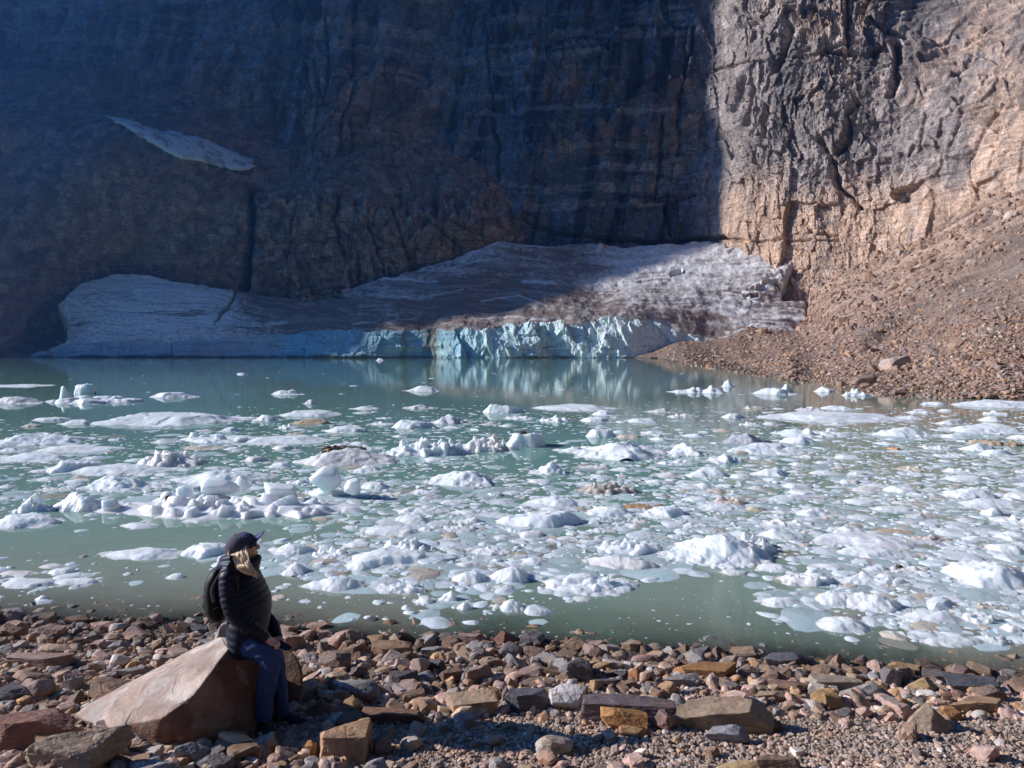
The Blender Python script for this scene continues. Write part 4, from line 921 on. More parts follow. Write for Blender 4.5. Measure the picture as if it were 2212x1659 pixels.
# ------------------------------------------------------------------ floating ice
G_ICE = 'ice floes drifting on the lake'
M_ICE = mat_ice('floe_ice'); M_ICEA = mat_ice('brash_ice', 'attr')
def polar(rng, a, b, n=9, j=.18):
    th = np.sort((np.arange(n) + rng.uniform(-.3, .3, n)) / n * 2 * math.pi)
    return [(t_, rng.uniform(1 - j, 1 + j)) for t_ in th]
def chunk(x, y, rng, cx, cy, a, b, h, rot, kind, px):
    c, s = math.cos(rot), math.sin(rot); X = (x - cx) * c + (y - cy) * s; Y = -(x - cx) * s + (y - cy) * c
    X = X / a; Y = Y / b
    pls = []
    edge = {'slab': .5, 'dome': .85, 'peak': .95, 'block': .34}[kind]
    for t_, r_ in polar(rng, a, b, 8 if kind != 'peak' else 6, .24):
        m = h / (edge * rng.uniform(.6, 1.5)); pls.append(m * (r_ * .97 - (X * math.cos(t_) + Y * math.sin(t_))))
    if kind == 'slab':
        pls.append(h * (.85 + .35 * rng.uniform(-1, 1) * X + .5 * rng.uniform(-1, 1) * Y)); pls.append(h * (.95 + .5 * rng.uniform(-1, 1) * X + .25 * Y))
    elif kind == 'peak':
        k0 = rng.uniform(-.35, .35); pls.append(h * (1 - 1.5 * (X - k0))); pls.append(h * (1 + 1.2 * (X - k0))); pls.append(h * (1.0 + rng.uniform(.4, 1) * Y))
    elif kind == 'block':
        pls.append(h * (.85 + .4 * rng.uniform(-1, 1) * X + .5 * rng.uniform(-1, .2) * Y))
    else:
        pls.append(np.full(X.shape, h * 1.0)); pls.append(h * (1 + .4 * rng.uniform(-1, 1) * X + .3 * Y))
    A_ = np.stack(pls); mn = A_.min(0); k = 30 / max(h, .02)
    return mn - np.log(np.exp(-k * (A_ - mn)).sum(0)) / k
def berg(x0, x1, y0, y1, kind, label, color=(.86, .89, .92), seed=None, dr=.75, group=G_ICE, rot=None, name='ice_floe', dark=0, scale_px=None):
    seed = int(abs(x0) * 3 + y0 * 7) if seed is None else seed; rng = np.random.default_rng(seed)
    Yb = float(Yz(y1)); w_ = (x1 - x0) / FPX * Yb; dip = CAMZ / Yb; tot = (y1 - y0) / FPX * Yb
    d_ = min(w_ * dr, tot * .62 / dip * (1.3 if kind in ('slab', 'plate') else 1.0)); h_ = max(tot - d_ * dip * .7, w_ * .045)
    Yc = Yb + d_ * .5; X0 = ((x0 + x1) / 2 - 1106) / FPX * Yc; w_ *= Yc / Yb
    st = max(2.3 / FPX * Yc, w_ / 150)
    nx = int(w_ * 1.2 / st) + 3; ny = min(int(d_ * 1.3 / st) + 3, 130); ny = max(ny, 14)
    gx, gy = np.meshgrid(np.linspace(-.6, .6, nx) * w_, np.linspace(-.65, .65, ny) * d_)
    wob = (.17 if kind == 'plate' else .08) * w_; qx = gx + wob * fbm2(gx / w_ * 5, gy / w_ * 5, 3, seed); qy = gy + wob * .6 * fbm2(gx / w_ * 5 + 7, gy / w_ * 5, 3, seed + 1)
    a, b = w_ * .5, d_ * .5; rot = rng.uniform(-.06, .06) if rot is None else rot
    if kind in ('slab', 'peak', 'block', 'dome'):
        zz = chunk(qx, qy, rng, 0, 0, a, b, h_, rot, kind, 0)
        if kind in ('slab', 'peak'):
            zz = np.maximum(zz, chunk(qx, qy, rng, rng.uniform(-.4, .4) * a, -.15 * b, a * .55, b * .7, h_ * rng.uniform(.5, .8), rot, 'dome', 0))
            zz = np.maximum(zz, chunk(qx, qy, rng, 0, 0, a * 1.04, b * 1.05, h_ * .16, rot, 'slab', 0))
    elif kind == 'plate':
        zz = chunk(qx, qy, rng, 0, 0, a, b, h_ * .6, rot, 'slab', 0)
    else:   # heap of refrozen chunks
        zz = chunk(qx, qy, rng, 0, 0, a, b, h_ * .35, rot, 'slab', 0)
        for k in range(int(18 + (x1 - x0) * .16) if kind == 'rubble' else 14):
            t_ = rng.uniform(0, 6.28); r_ = rng.uniform(0, .82) ** .7; sz = rng.uniform(.1, .26) * (1 if (x1 - x0) < 260 else .5)
            hh = h_ * rng.uniform(.3, .95) * (1 - .55 * r_ ** 2)
            zz = np.maximum(zz, chunk(qx, qy, rng, r_ * math.cos(t_) * a, r_ * math.sin(t_) * b, a * sz, max(b * sz * 1.5, a * sz * .5), hh, rng.uniform(-.8, .8), ['dome', 'block', 'dome', 'peak', 'block'][k % 5], 0))
    zz = zz + h_ * (.10 * fbm2(gx / w_ * 7, gy / w_ * 7, 3, seed + 2) + .05 * fbm2(gx / w_ * 22, gy / w_ * 22, 2, seed + 3)) * (zz > -.1 * h_)
    fq, _ = facets(gx / w_ * 9 + 3, gy / w_ * 9, seed + 4, 1.4, .4); zz = zz + h_ * .16 * fq * (zz > 0)
    zz = np.maximum(zz, -.10 - .1 * h_)
    f = gridfaces(*gx.shape)[:, ::-1]; f = f[(zz.ravel()[f] > -.08 - .05 * h_).any(1)]
    V = np.stack([gx, gy, zz], -1).reshape(-1, 3); used, inv = np.unique(f, return_inverse=True)
    me = mk('floe', V[used], inv.reshape(f.shape), True)
    o = link(name, me, M_ICE); o.location = (X0, Yc, 0); o.color = (*color, 1)
    tag(o, label, 'ice floe', group); return o, (X0, Yc, w_, d_, h_)
W1 = (.84, .90, .94); DRT = (.52, .46, .40); TN = (.55, .42, .30); PK = (.80, .79, .77)
BERGS = [
 (222, 528, 885, 921, 'slab', 'longest low smooth iceberg at the upper left edge of the pack', W1), (-20, 202, 916, 963, 'peak', 'big blue shadowed iceberg with a pointed top at the left edge', W1),
 (-20, 145, 974, 999, 'slab', 'pale slab below the big blue shadowed iceberg', W1), (60, 247, 958, 979, 'slab', 'long low floe right below the blue shadowed iceberg', W1),
 (100, 212, 990, 1021, 'block', 'striated floe above the white block pair on the left', W1), (132, 350, 998, 1026, 'slab', 'long white floe in front of the striated floe', W1),
 (182, 345, 1016, 1062, 'peak', 'tilted flake of ice on the left above the big rubble raft', W1), (365, 602, 1000, 1048, 'dome', 'large blue sided iceberg above the big rubble raft', W1),
 (290, 442, 962, 1009, 'rubble', 'heap of grimy grey ice left of the debris topped floe', PK), (632, 862, 964, 1009, 'dome', 'floe topped with a band of black rock debris', PK),
 (843, 1012, 930, 986, 'rubble', 'big white heap of ice in the upper middle', W1), (992, 1104, 925, 976, 'rubble', 'jumble of ice chunks right of the big white heap', PK),
 (1094, 1188, 930, 967, 'block', 'white block with a dark stone on top beside the open green water', W1), (910, 1096, 1000, 1051, 'peak', 'smooth iceberg with a curved ridge alone in the open water', W1),
 (215, 786, 1048, 1121, 'rubble', 'widest raft of frozen rubble ice on the left', (.84, .85, .87)),
 (28, 108, 1048, 1108, 'peak', 'tall tooth of ice at the left', W1), (104, 230, 1049, 1106, 'dome', 'striated sloping floe beside the tall tooth of ice', W1),
 (-20, 120, 1107, 1142, 'slab', 'flat topped slab in the lower left of the pack', W1), (388, 552, 926, 957, 'heap', 'white heap behind the large blue sided iceberg', W1),
 (518, 718, 937, 961, 'slab', 'long white floe left of the debris topped floe', W1), (842, 942, 904, 926, 'slab', 'small bluish floe behind the big white heap', W1),
 (920, 1012, 884, 917, 'peak', 'grey peaked iceberg with a dark crest at the back of the pack', (.7, .72, .74)), (635, 712, 903, 917, 'slab', 'tan dirty flat floe at the back of the pack', TN),
 (214, 386, 1180, 1209, 'slab', 'flat floe alone in the open water left of the woman', W1), (374, 496, 1167, 1207, 'slab', 'flat floe touching the woman\'s cap from behind', W1),
 (574, 677, 1164, 1202, 'dome', 'smooth floe just right of the woman\'s cap', W1), (668, 770, 1174, 1211, 'rubble', 'crumbly floe right of the smooth one by the cap', W1), (600, 672, 1209, 1243, 'peak', 'small angular floe right of the woman\'s collar', W1),
 (722, 936, 1178, 1228, 'slab', 'broad floe carrying a crumbly crest in the middle', W1), (812, 930, 1150, 1200, 'rubble', 'crumbly crest of ice on the broad middle floe', W1),
 (648, 793, 1240, 1280, 'dome', 'low smooth floe right of the woman\'s shoulder', W1), (797, 908, 1247, 1283, 'heap', 'lumpy floe right of the low smooth floe', W1),
 (350, 388, 1237, 1251, 'slab', 'tiny floe left of the backpack', W1), (-20, 100, 1247, 1270, 'slab', 'low floe at the left edge near the shore', W1), (104, 210, 1246, 1264, 'slab', 'long thin floe near the left shore', W1), (58, 92, 1279, 1298, 'dome', 'small round floe nearest the left shore', W1),
 (-20, 72, 1228, 1246, 'plate', 'thin wet plate of ice at the left edge', PK), (774, 898, 1130, 1159, 'slab', 'floe above the broad middle floe', W1), (850, 968, 1085, 1113, 'heap', 'lumpy floe left of the blue faced block', W1), (850, 936, 1110, 1134, 'slab', 'flat floe below the lumpy one left of the blue faced block', W1),
 (955, 1032, 1124, 1150, 'heap', 'grimy white chunk left below the blue faced block', PK), (975, 1056, 1229, 1262, 'dome', 'rounded floe left of the mounded heap', W1), (1055, 1152, 1217, 1260, 'slab', 'tilted smooth floe left of the mounded heap', W1),
 (943, 992, 1268, 1301, 'peak', 'small spiky floe near the shore', W1), (984, 1022, 1295, 1319, 'dome', 'little rounded floe near the shore', W1), (1062, 1142, 1282, 1323, 'peak', 'triangular floe near the shore in the middle', W1), (890, 942, 1285, 1306, 'slab', 'thin floe near the shore left of the spiky one', W1),
 (128, 152, 838, 862, 'block', 'upright stub of ice far out on the left', W1), (163, 202, 826, 852, 'block', 'tallest cube of ice far out on the left', W1), (100, 305, 848, 873, 'rubble', 'long floe of crumbled ice far out on the left', W1), (330, 424, 845, 860, 'slab', 'thin mushroom shaped floe far out on the left', W1),
 (-20, 92, 854, 873, 'slab', 'floe at the left edge far out', PK), (585, 657, 838, 853, 'peak', 'lone small floe in the dark reflection', W1), (873, 948, 832, 846, 'slab', 'thin floe in front of the ice reflection', W1), (653, 684, 858, 873, 'peak', 'tiny star shaped floe', PK), (-10, 108, 826, 836, 'plate', 'thin strip of ice far out at the left edge', W1),
 (73, 145, 896, 909, 'plate', 'flat plate of ice above the blue shadowed iceberg', W1), (510, 535, 803, 809, 'plate', 'tiny far floe near the shaded ice front', W1), (812, 832, 773, 779, 'slab', 'tiny white floe touching the ice front', W1),
 (1070, 1275, 1100, 1143, 'block', 'long block with a smooth blue front face', W1), (1267, 1382, 1089, 1118, 'slab', 'smooth floe right of the long blue faced block', W1), (1388, 1487, 1089, 1120, 'slab', 'smooth pointed floe right of its twin', W1), (1128, 1282, 1059, 1099, 'peak', 'wedge shaped iceberg above the long blue faced block', W1),
 (1237, 1376, 1030, 1071, 'rubble', 'dirty brown chunk of folded ice', DRT), (1218, 1452, 934, 992, 'peak', 'largest peaked iceberg in the upper middle right', W1), (1443, 1542, 949, 986, 'peak', 'tooth of ice with a brown stripe', W1), (1574, 1758, 949, 983, 'slab', 'broad white slab right of the striped tooth', W1),
 (1530, 1612, 974, 1001, 'rubble', 'lacy chunk in front of the striped tooth', W1), (1668, 1932, 886, 913, 'slab', 'very long flat iceberg at the back of the pack on the right', W1), (1680, 1847, 915, 946, 'heap', 'long lumpy floe below the very long flat iceberg', W1), (1265, 1337, 924, 946, 'block', 'small block at the back above the largest peaked iceberg', W1),
 (1568, 1678, 930, 961, 'dome', 'dark banded floe behind the broad white slab', (.45, .46, .50)), (1443, 1682, 1129, 1223, 'peak', 'great diagonal iceberg in the lower right of the pack', W1), (1560, 1690, 1139, 1198, 'rubble', 'spiky rubble behind the great diagonal iceberg', W1),
 (1298, 1442, 1149, 1201, 'rubble', 'lacy floe with a sharp tooth left of the great diagonal iceberg', W1), (1255, 1437, 1192, 1231, 'dome', 'smooth pinkish floe under the lacy one', PK), (1147, 1377, 1221, 1285, 'heap', 'big mounded white heap nearest the shore in the middle', W1),
 (1723, 2032, 1136, 1191, 'plate', 'longest flat diagonal floe on the right', (.78, .8, .82)), (1714, 1812, 1084, 1116, 'peak', 'white peaked floe in the middle right', W1), (1624, 1772, 1112, 1141, 'heap', 'lumpy floe above the great diagonal iceberg', W1), (1644, 1737, 1139, 1169, 'dome', 'rounded floe left of the longest flat diagonal floe', W1),
 (1690, 1817, 1219, 1269, 'rubble', 'round plate of crumbly ice', (.8, .82, .83)), (1813, 1983, 1228, 1269, 'heap', 'wide heap right of the round crumbly plate', W1), (1828, 1977, 1176, 1206, 'slab', 'low floe above the wide heap', W1), (2052, 2262, 1199, 1276, 'slab', 'massive smooth floe cut by the right edge', W1),
 (1768, 1872, 1271, 1314, 'slab', 'floe with a smooth round end below the crumbly plate', W1), (1838, 1957, 1266, 1326, 'dome', 'narrow curved floe like a bone', W1), (1768, 1893, 1324, 1368, 'slab', 'thick smooth floe near the shore on the right', W1), (1954, 2103, 1314, 1353, 'slab', 'long smooth floe near the right shore', W1),
 (2093, 2182, 1308, 1351, 'rubble', 'glassy broken floe near the right edge', (.75, .79, .8)), (1998, 2142, 1369, 1399, 'plate', 'thin submerged looking floe nearest the right shore', (.72, .78, .78)), (2143, 2202, 1364, 1396, 'rubble', 'small glassy chunk nearest the right shore', (.7, .75, .75)), (2178, 2230, 1343, 1370, 'slab', 'floe at the right edge near the shore', W1),
 (2048, 2168, 1044, 1079, 'dome', 'large rounded floe at the right of the pack', W1), (2064, 2230, 1074, 1101, 'slab', 'long floe below the large rounded one at the right', W1), (2132, 2183, 1094, 1117, 'block', 'small thick chunk at the right edge', W1),
 (1893, 2012, 1138, 1156, 'plate', 'flat sandy coloured floe at the right', TN), (1974, 2068, 1149, 1173, 'rubble', 'brownish broken floe at the right', (.62, .52, .45)), (1548, 1622, 1064, 1093, 'heap', 'pinkish floe carrying a snowball', (.66, .56, .48)),
 (1343, 1442, 1083, 1101, 'plate', 'orange brown stained flat floe', (.42, .27, .16)), (1608, 1662, 1089, 1106, 'dome', 'small sandy floe beside the pinkish one', (.6, .53, .42)), (2053, 2212, 911, 937, 'slab', 'long white floe at the back of the pack at the right', W1), (2098, 2168, 942, 962, 'plate', 'tan stained floe at the right edge of the pack', TN),
 (2163, 2220, 944, 964, 'heap', 'brown dirt covered block at the right edge', (.35, .26, .17)), (1450, 1568, 832, 850, 'rubble', 'low far floe before the sunlit shore on the right', W1), (1524, 1548, 820, 848, 'peak', 'sharp spike on the low far floe', W1), (1561, 1588, 816, 836, 'peak', 'leaning far chip of ice', W1),
 (1634, 1712, 836, 853, 'slab', 'thin far floe carrying a knob', W1), (1680, 1712, 823, 848, 'dome', 'knob of ice on the thin far floe', W1), (1763, 1800, 829, 847, 'peak', 'small far peak of ice', W1), (1816, 1882, 834, 856, 'heap', 'far floe beside the brown boulder of the right shore', W1),
 (2078, 2230, 863, 881, 'slab', 'low floe off the far right shore at the right edge', W1), (1988, 2044, 863, 875, 'plate', 'thin plate off the far right shore', W1), (1155, 1330, 873, 887, 'slab', 'thin floe at the back of the pack in the middle', W1), (605, 725, 884, 900, 'slab', 'low floe at the back left of the pack', W1),
 (1160, 1240, 892, 912, 'heap', 'lumpy floe at the back of the pack in the middle', W1), (1050, 1122, 874, 893, 'block', 'small square blocks at the back of the pack', W1), (1890, 2025, 918, 945, 'slab', 'floe in the back right of the pack', W1), (1690, 1770, 938, 960, 'dome', 'rounded floe below the long lumpy one', W1),
 (2140, 2230, 1170, 1200, 'slab', 'floe above the massive smooth one at the right edge', W1), (1145, 1225, 990, 1026, 'peak', 'small triangular iceberg right of the ridged one', W1), (255, 332, 1126, 1143, 'slab', 'small angular floe in the open water on the left', W1), (385, 438, 1118, 1131, 'plate', 'submerged plate below the rubble raft', W1),
 (1560, 1622, 1224, 1243, 'plate', 'thin transparent plate below the great diagonal iceberg', (.75, .8, .8)), (1235, 1285, 1284, 1300, 'plate', 'thin clear plate below the mounded heap', (.75, .8, .8)), (1500, 1600, 1085, 1104, 'slab', 'white floe left of the snowball floe', W1), (2068, 2120, 1228, 1250, 'plate', 'clear plate left of the massive smooth floe', (.75, .8, .8)),
]
bocc = []
for b_ in BERGS:
    o, q = berg(*b_[:6], color=b_[6]); bocc.append((b_[0], b_[1], b_[2] + .35 * (b_[3] - b_[2]), b_[3]))
def ice_on(x0, x1, y0, y1, kind, label, Yc, color=W1, cat='ice chunk'):
    """a chunk sitting up on the rubble raft"""
    z0 = CAMZ - (y1 - 752) / FPX * Yc; w_ = (x1 - x0) / FPX * Yc; h_ = (y1 - y0) / FPX * Yc
    p, f = rock_verts(int(x0 + y0), kind, 4, rnd=20, rough=.7); p = rotx(rot2(p, .4), .25, 0); p = fit(p, w_, w_ * .7, h_ * 1.25)
    me = mk('chunk', p, f, True); o = link('ice_chunk', me, M_ICE); o.location = (((x0 + x1) / 2 - 1106) / FPX * Yc, Yc, z0 + h_ * .42); o.color = (*color, 1)
    tag(o, label, cat, 'ice chunks piled on the rubble raft'); return o
for q in [(661, 737, 1010, 1056, 'angular', 'largest block standing on the rubble raft', 14.9), (505, 535, 1030, 1056, 'block', 'small pale cube on the back of the rubble raft', 14.8), (432, 512, 1035, 1072, 'angular', 'grey white wedge at the back left of the rubble raft', 14.4), (560, 640, 1048, 1078, 'block', 'tilted block in the middle of the rubble raft', 14.2),
          (210, 256, 1080, 1112, 'angular', 'grimy chunk on the left tip of the rubble raft', 13.5), (395, 425, 1082, 1115, 'round', 'upright rounded chunk at the front of the rubble raft', 13.3), (738, 776, 1036, 1066, 'angular', 'bluish chunk on the right end of the rubble raft', 14.6), (374, 415, 1050, 1080, 'angular', 'chunk left of the grey white wedge on the raft', 14.2), (340, 368, 1064, 1090, 'round', 'white chunk marked with a dark stone on the raft', 14.0)]:
    ice_on(*q)
# debris and single stones lying on floes
def pebbles(name, x0, x1, y0, y1, n, Yc, cols, label):
    rr_ = np.random.default_rng(int(x0)); px = rr_.uniform(x0, x1, n); py = rr_.uniform(y0, y1, n)
    pos = P(px, py, Yc + rr_.uniform(-.1, .25, n)); scatter(name, pos, rr_.uniform(.06, .22, n), np.array(cols)[rr_.integers(0, len(cols), n)], base1, M_STONEA, (label, 'debris'), rr_)
pebbles('rock_debris', 700, 792, 968, 981, 150, 20.6, [(.03, .025, .025), (.06, .04, .03), (.10, .06, .04)], 'black stones frozen on top of a floe')
for (x0, x1, y0, y1, kind, col_, lab, Yc) in [(697, 718, 968, 982, 'angular', (.35, .22, .13), 'tan stone in the black debris on the floe', 20.6), (1122, 1138, 930, 938, 'angular', (.08, .04, .04), 'dark red stone on the white block floe', 22.6), (350, 360, 1072, 1085, 'angular', (.05, .04, .035), 'black stone stuck on the raft chunk', 13.6),
                                        (95, 112, 1094, 1104, 'angular', (.05, .045, .045), 'black stone lying between the tooth and the striated floe', 13.9), (1925, 1950, 966, 976, 'angular', (.55, .3, .15), 'orange stone lying on the pack ice', 21.6), (1535, 1550, 1020, 1028, 'angular', (.45, .26, .16), 'small orange stone on the pack ice', 17.3), (1945, 1962, 1225, 1232, 'angular', (.08, .06, .05), 'dark stone on a low floe at the right', 9.9)]:
    z0 = CAMZ - (y1 - 752) / FPX * Yc; w_ = (x1 - x0) / FPX * Yc; h_ = (y1 - y0) / FPX * Yc; p, f = rock_verts(int(x0), kind, 3); me = mk('stone', fit(p, w_, w_, h_), f); o = link('rock', me, M_STONE)
    o.location = (((x0 + x1) / 2 - 1106) / FPX * Yc, Yc, z0 + h_ * .4); o.color = (*col_, 1); tag(o, lab, 'rock', 'stones lying on the ice')

ROWS = [872, 886, 905, 940, 980, 1020, 1060, 1100, 1130, 1160, 1200, 1240, 1280, 1320, 1360, 1400]; CLS = [0, 200, 400, 600, 800, 1000, 1200, 1400, 1600, 1800, 2000, 2212]
DEN = np.array([[0, 0, 0, 0, 0, .05, .1, .1, .1, .05, 0, 0], [0, 0, 0, .2, .35, .5, .55, .5, .6, .6, .5, .1], [.05, .1, .1, .6, .7, .8, .8, .9, .9, .9, .9, .8], [.5, .6, .7, .9, .9, .9, .3, .7, .9, .9, 1, 1],
 [.6, .7, .8, .8, .7, .4, .15, .9, 1, 1, 1, 1], [.6, .8, .6, .5, .7, .2, .5, 1, 1, 1, 1, 1], [.5, .6, .6, .8, .9, .9, .8, 1, 1, 1, 1, 1], [.3, .15, .3, .4, .5, .9, .8, .9, .9, 1, 1, .9],
 [0, .02, .02, .05, .5, .9, .8, .7, .7, .7, .9, .9], [0, 0, 0, .05, .5, .8, .8, .7, .6, .6, .9, .8], [0, 0, 0, .35, .75, .8, .8, .6, .1, .6, .7, .5], [.25, .08, 0, .15, .5, .7, .6, .08, 0, .4, .7, .5],
 [.1, .03, 0, .03, .12, .4, .1, 0, 0, .3, .6, .35], [0, 0, 0, 0, .02, .08, 0, 0, 0, .12, .5, .5], [0, 0, 0, 0, 0, 0, 0, 0, 0, .02, .25, .4], [0] * 12])
def density(px, py):
    i = np.interp(py, ROWS, np.arange(len(ROWS))); j = np.interp(px, CLS, np.arange(len(CLS))); i0 = np.minimum(i.astype(int), len(ROWS) - 2); j0 = np.minimum(j.astype(int), len(CLS) - 2); a = i - i0; b = j - j0
    d = (DEN[i0, j0] * (1 - a) * (1 - b) + DEN[i0 + 1, j0] * a * (1 - b) + DEN[i0, j0 + 1] * (1 - a) * b + DEN[i0 + 1, j0 + 1] * a * b)
    return d * (py > 866) * (py < 1410)
rng = np.random.default_rng(21)
n = 0; tries = 0; mid = list(bocc)
fl_protos = []
while n < 165 and tries < 20000:
    tries += 1
    px = rng.uniform(-20, 2230); py = rng.uniform(880, 1390)
    if rng.uniform() > density(np.array(px), np.array(py)) ** 1.2: continue
    sc = (py - 700) / 400
    wpx = rng.uniform(38, 95) * (.55 + .55 * sc); hpx = wpx * rng.uniform(.15, .28) * (.8 + .3 * sc)
    bx = (px - wpx / 2, px + wpx / 2, py - hpx, py)
    if any(bx[0] < q[1] - 6 and bx[1] > q[0] + 6 and bx[2] + .4 * hpx < q[3] and bx[3] > q[2] for q in mid): continue
    kind = ['slab', 'heap', 'dome', 'slab', 'peak', 'slab', 'rubble'][int(rng.integers(7))]
    c = W1 if rng.uniform() < .75 else (PK if rng.uniform() < .7 else (.66, .58, .49))
    hue = 'white' if c is W1 else ('off white' if c is PK else 'grimy')
    shp = {'slab': 'flat', 'heap': 'lumpy', 'dome': 'rounded', 'peak': 'peaked', 'rubble': 'crumbly'}[kind]
    side = 'far left' if px < 380 else ('left' if px < 800 else ('middle' if px < 1250 else ('right' if px < 1750 else 'far right')))
    zone = 'at the back' if py < 960 else ('in the middle rows' if py < 1090 else ('in the front rows' if py < 1220 else 'nearest the shore'))
    berg(*bx, kind, '%s %s %s floe %s of the pack, %s' % ('larger' if wpx > 66 else 'smaller', hue, shp, zone, side), color=c, seed=1000 + n); mid.append(bx); n += 1
print('floes', n + len(BERGS))
# small bits: one mesh
def bit(seed, kind):
    r_ = np.random.default_rng(seed); g = np.linspace(-1.15, 1.15, 9 if kind != 'x' else 13); gx, gy = np.meshgrid(g, g)
    zz = chunk(gx, gy, r_, 0, 0, 1, 1, 1, 0, kind, 0) + .1 * fbm2(gx * 2, gy * 2, 2, seed); zz = np.maximum(zz, -.8)
    f = gridfaces(*gx.shape)[:, ::-1]; f = f[(zz.ravel()[f] > -.7).any(1)]; V = np.stack([gx * .5, gy * .5, zz * .5], -1).reshape(-1, 3); u, inv = np.unique(f, return_inverse=True)
    return V[u], inv.reshape(f.shape)
bits = [bit(40 + k, ['slab', 'dome', 'peak', 'block', 'slab', 'dome'][k % 6]) for k in range(12)]
def ice_bits(name, n, slog, smin, smax, label, sq, cmul=1.0, y0=868, y1=1400, f=None, thr=None):
    px = rng.uniform(-380, 2600, n * 4); py = rng.uniform(y0, y1, n * 4)
    cl = fbm2(px * .02, py * .05, 3, 31) * .6
    dn = (f(px, py) if f else density(px, py) + cl * density(px, py)); k = dn > rng.uniform(0, 1, n * 4); px = px[k][:n]; py = py[k][:n]
    Y = Yz(py); X = (px - 1106) / FPX * Y
    s = rng.lognormal(math.log(slog), .5, len(X)).clip(smin, smax)
    c = np.array([.82, .91, .95]) * rng.uniform(.8, 1.04, (len(X), 1)); dirty = rng.uniform(0, 1, len(X)) < .08; c[dirty] = np.array([.62, .54, .45]) * rng.uniform(.7, 1.2, (dirty.sum(), 1))
    XYZ = np.stack([X, Y, np.full(len(X), 0.0)], -1)
    order = rng.permutation(len(X))
    scatter(name, XYZ[order], s[order], c[order].clip(0, .95) * np.array(cmul), bits, M_ICEA, label, rng, sq, name in ('ice_plates', 'far_ice_flecks'), 0)
ice_bits('brash_ice', 7200, .16, .05, .7, ('broken brash ice filling the gaps between the floes', 'brash ice'), (.07, .26))
ice_bits('ice_crumbs', 8500, .07, .02, .16, ('crumbs of ice scattered between the floes', 'ice crumbs'), (.15, .45))
ice_bits('ice_plates', 2300, .30, .12, .8, ('thin sodden ice plates lying flush with the water', 'ice plates'), (.03, .06), (.62, .72, .70))
ice_bits('ice_flecks', 1200, .018, .008, .05, ('tiny flecks of ice and foam on the open water near the shore', 'ice flecks'), (.1, .3), .9, 1120, 1400, lambda a, b: .5 * (b < sh(a) - 6))
ice_bits('far_ice_flecks', 110, .28, .1, .7, ('small far ice flecks on the calm water before the glacier', 'ice flecks'), (.06, .2), 1, 780, 866, lambda a, b: .5 * (a < 1700) * (b < 860))

# ------------------------------------------------------------------ the blue morning air
bm = bmesh.new(); bmesh.ops.create_cube(bm, size=1.0)
for v in bm.verts: v.co = Vector((v.co.x * 1700 - 100, v.co.y * 2000 + 350, 240 + v.co.z * 500))
me = bpy.data.meshes.new('haze'); bm.to_mesh(me); bm.free()
m = bpy.data.materials.new('haze'); m.use_nodes = True; q = m.node_tree; q.nodes.clear()
vo = q.nodes.new('ShaderNodeOutputMaterial'); pv = q.nodes.new('ShaderNodeVolumePrincipled')
pv.inputs['Color'].default_value = (0.10, 0.32, 1.0, 1); pv.inputs['Density'].default_value = 0.0005; pv.inputs['Anisotropy'].default_value = 0.74
q.links.new(pv.outputs[0], vo.inputs['Volume'])
hz = link('haze', me, m); tag(hz, kind='stuff')

